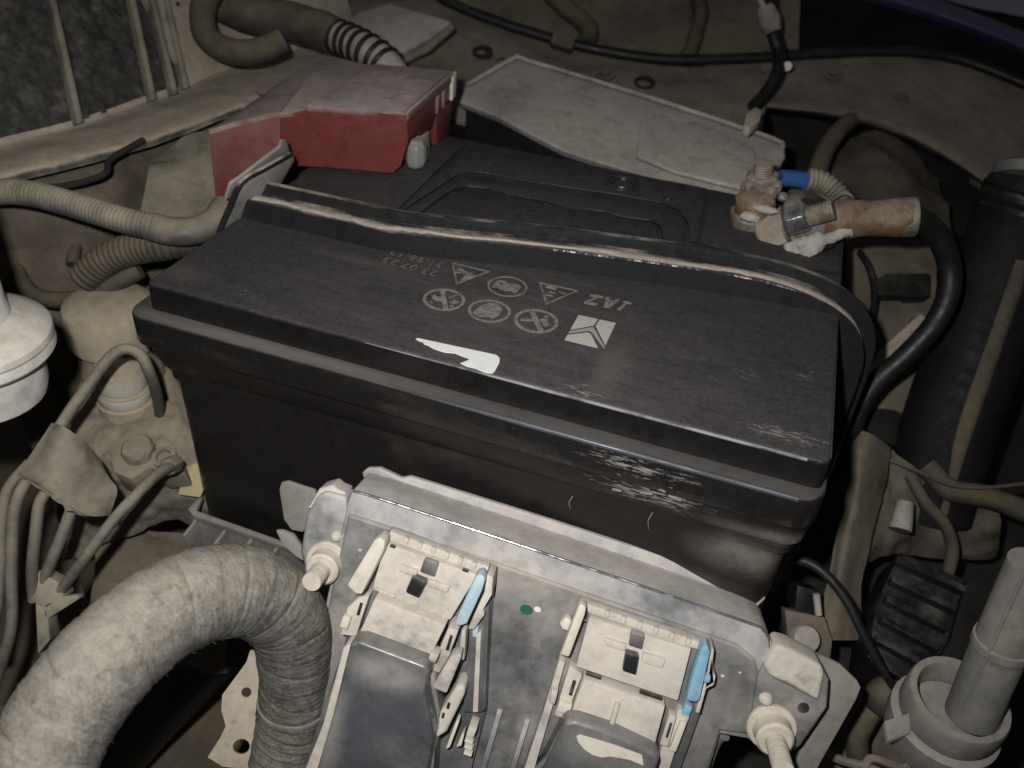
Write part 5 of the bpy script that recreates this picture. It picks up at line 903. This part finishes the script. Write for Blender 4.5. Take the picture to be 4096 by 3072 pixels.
# hoop and tube
hpz = pd(3835, 2800, .42)
axh = (-CR[2]*.62-CR[1]*.78+CR[0]*.08).normalized()
hoop = thing('filler_hoop', 'thick grey dusty hoop around a pipe at the lower right corner', 'hoop', hpz-axh*.03)
obj('band', MB().lathe(hpz, axh, [(.0185, -.014), (.0232, -.014), (.0240, -.012), (.0240, .0), (.0232, .0018), (.0200, .0018), (.0190, .0), (.0185, -.013)], 56), m_grey, hoop, ang=30)
obj('lower_band', MB().lathe(hpz-axh*.0155, axh, [(.0215, -.018), (.0245, -.017), (.0262, -.008), (.0262, -.001), (.0235, .0)], 56), m_grey, hoop, ang=30)
obj('cup', MB().lathe(hpz-axh*.014, axh, [(.001, .004), (.018, .002), (.0192, -.001)], 40), m_grey, hoop)
o = obj('grey_pipe', MB().tube([pd(3885, 2860, .415), pd(3960, 2680, .40), pd(4050, 2480, .385), pd(4150, 2260, .37)], .0118, 32, .004), m_grey); tag(o, 'smooth grey dusty pipe leaning out of the hoop at right', 'pipe')
sp_ = [pd(3885, 2860, .415), pd(3960, 2680, .40), pd(4050, 2480, .385), pd(4150, 2260, .37)]
sm_ = obj('mould_seam', MB().tube([p+(CC-p).normalized()*.0112-CR[0]*.004 for p in sp_], .0009, 8, .004), m_grey, o)
obj('raised_ring', MB().tube([sp_[1].lerp(sp_[2], .45), sp_[1].lerp(sp_[2], .62)], .0128, 32, .001), m_grey, o, bevel=.0008)
obj('fixing_tab', MB().prism([p for p in (hpz-CR[0]*.023+CR[1]*.006, hpz-CR[0]*.023+CR[1]*.016, hpz-CR[0]*.034+CR[1]*.020, hpz-CR[0]*.036+CR[1]*.010)], axh*-.004), m_grey, hoop, bevel=.0008)
for pts, lb in (([(3290, 3000), (3360, 3040), (3480, 3072), (3560, 3110)], 'left thin metal brace at the bottom right'), ([(3470, 3150), (3478, 3035), (3620, 3070), (3640, 2960), (3600, 2840)], 'bent thin metal brace beside the hoop foot')):
    tag(obj('brace', MB().tube([pd(u, v, .50) for u, v in pts], .0026, 8, .003), m_dustmetal), lb, 'brace', 'thin braces')

# ================================================================== SMALL CLUTTER
def bolt(c, ax, r, lb, mt, grp='bolts on the panels'):
    t = thing('panel_bolt', lb, 'bolt', c, grp); ax = Vector(ax).normalized()
    obj('washer', MB().lathe(c, ax, [(r*.3, 0), (r*1.6, .0002), (r*1.6, .0015), (r*.3, .0018)], 20), mt, t); obj('head', hexnut(c+ax*.001, ax, r, r*.8), mt, t, bevel=.0005)
    return t
bolt(pd(2420, 300, .828), (0, -.3, 1), .0062, 'dusty bolt on the shelf behind the middle of the grey cover', m_dustdark)
bolt(pd(1790, 150, .846), (0, -.3, 1), .0058, 'dusty bolt on the shelf right of the folded flap', m_dustdark)
bolt(pd(3330, 300, .838), (0, -.4, 1), .0055, 'dusty bolt near the left end of the curved arch panel', m_dustdark)
bolt(pd(3880, 640, .79), (0, -.5, 1), .0060, 'dusty bolt low on the curved arch panel at right', m_dustdark)
bolt(pd(3660, 1290, .652), (0, -.8, .6), .0050, 'dusty bolt on the tan panel below the black block', m_dustdark)
o = obj('thin_dark_line', MB().tube([pd(575, 560, .592), pd(520, 590, .585), pd(440, 640, .575), pd(425, 690, .565), pd(360, 720, .56), pd(250, 745, .555), pd(120, 760, .555)], .0022, 10, .004), m_void); tag(o, 'thin dark line for the shaded gap under the pale ledge at left', 'wire')  # dark tube standing in for the shade of the gap below the ledge
o = obj('thin_dark_line', MB().tube([pd(3440, 1010, .69), pd(3480, 1080, .67), pd(3500, 1200, .65), pd(3470, 1350, .64), pd(3440, 1500, .63)], .0028, 10, .004), m_black); tag(o, 'thin black wire running down the tan panel behind the cable', 'wire')
o = obj('tan_strap', MB().prism([pd(*p) for p in ((3520, 1400, .636), (3680, 1255, .64), (3710, 1275, .64), (3560, 1440, .634), (3440, 1590, .622), (3425, 1560, .622))], (0, .004, -.004)), m_ledge, bevel=.0008); tag(o, 'pale strap crossing the tan panel under the cable', 'strap')
o = obj('brown_hose', MB().tube([pd(60, 1000, .60), pd(110, 900, .60), pd(220, 870, .60), pd(300, 930, .60), pd(290, 1060, .59)], .0045, 12, .004), m_loomd); tag(o, 'thin brown hose arched on the wall under the grey conduit', 'hose')
o = obj('brown_cable', MB().tube([pd(3700, 1860, .59), pd(3800, 1960, .585), pd(3960, 1990, .585), pd(4130, 2060, .585)], .0075, 14, .004, lambda d, th, r, p: r*(1+.12*noise.noise(p*90))), m_loomd); tag(o, 'thick brown cable at the foot of the duct', 'cable')
o = obj('brown_cable', MB().tube([pd(3570, 2790, .52), pd(3480, 2850, .51), pd(3430, 2960, .51), pd(3440, 3100, .52)], .0065, 14, .004, lambda d, th, r, p: r*(1+.12*noise.noise(p*90))), m_loomd); tag(o, 'thick brown cable below the round knob', 'cable')
o = obj('frame_rail', sheet([[pd(3180, 2680, .56), pd(3400, 2720, .56), pd(3650, 2780, .57)], [pd(3180, 2900, .545), pd(3400, 2920, .545), pd(3650, 2950, .55)], [pd(3180, 3160, .54), pd(3400, 3160, .54), pd(3650, 3160, .54)]], 10, 10, .004, .006, 28, 77), m_brown); tag(o, 'brown dirty metal rail under the control unit at right', 'rail')
o = obj('frame_rail', sheet([[pd(380, 2080, .60), pd(600, 2120, .60), pd(900, 2160, .60)], [pd(380, 2300, .585), pd(600, 2300, .585), pd(900, 2300, .58)], [pd(300, 2700, .60), pd(600, 2700, .60), pd(900, 2700, .59)]], 10, 10, .004, .006, 24, 79), m_brown); tag(o, 'brown dirty metal rail behind the wire harness', 'rail')
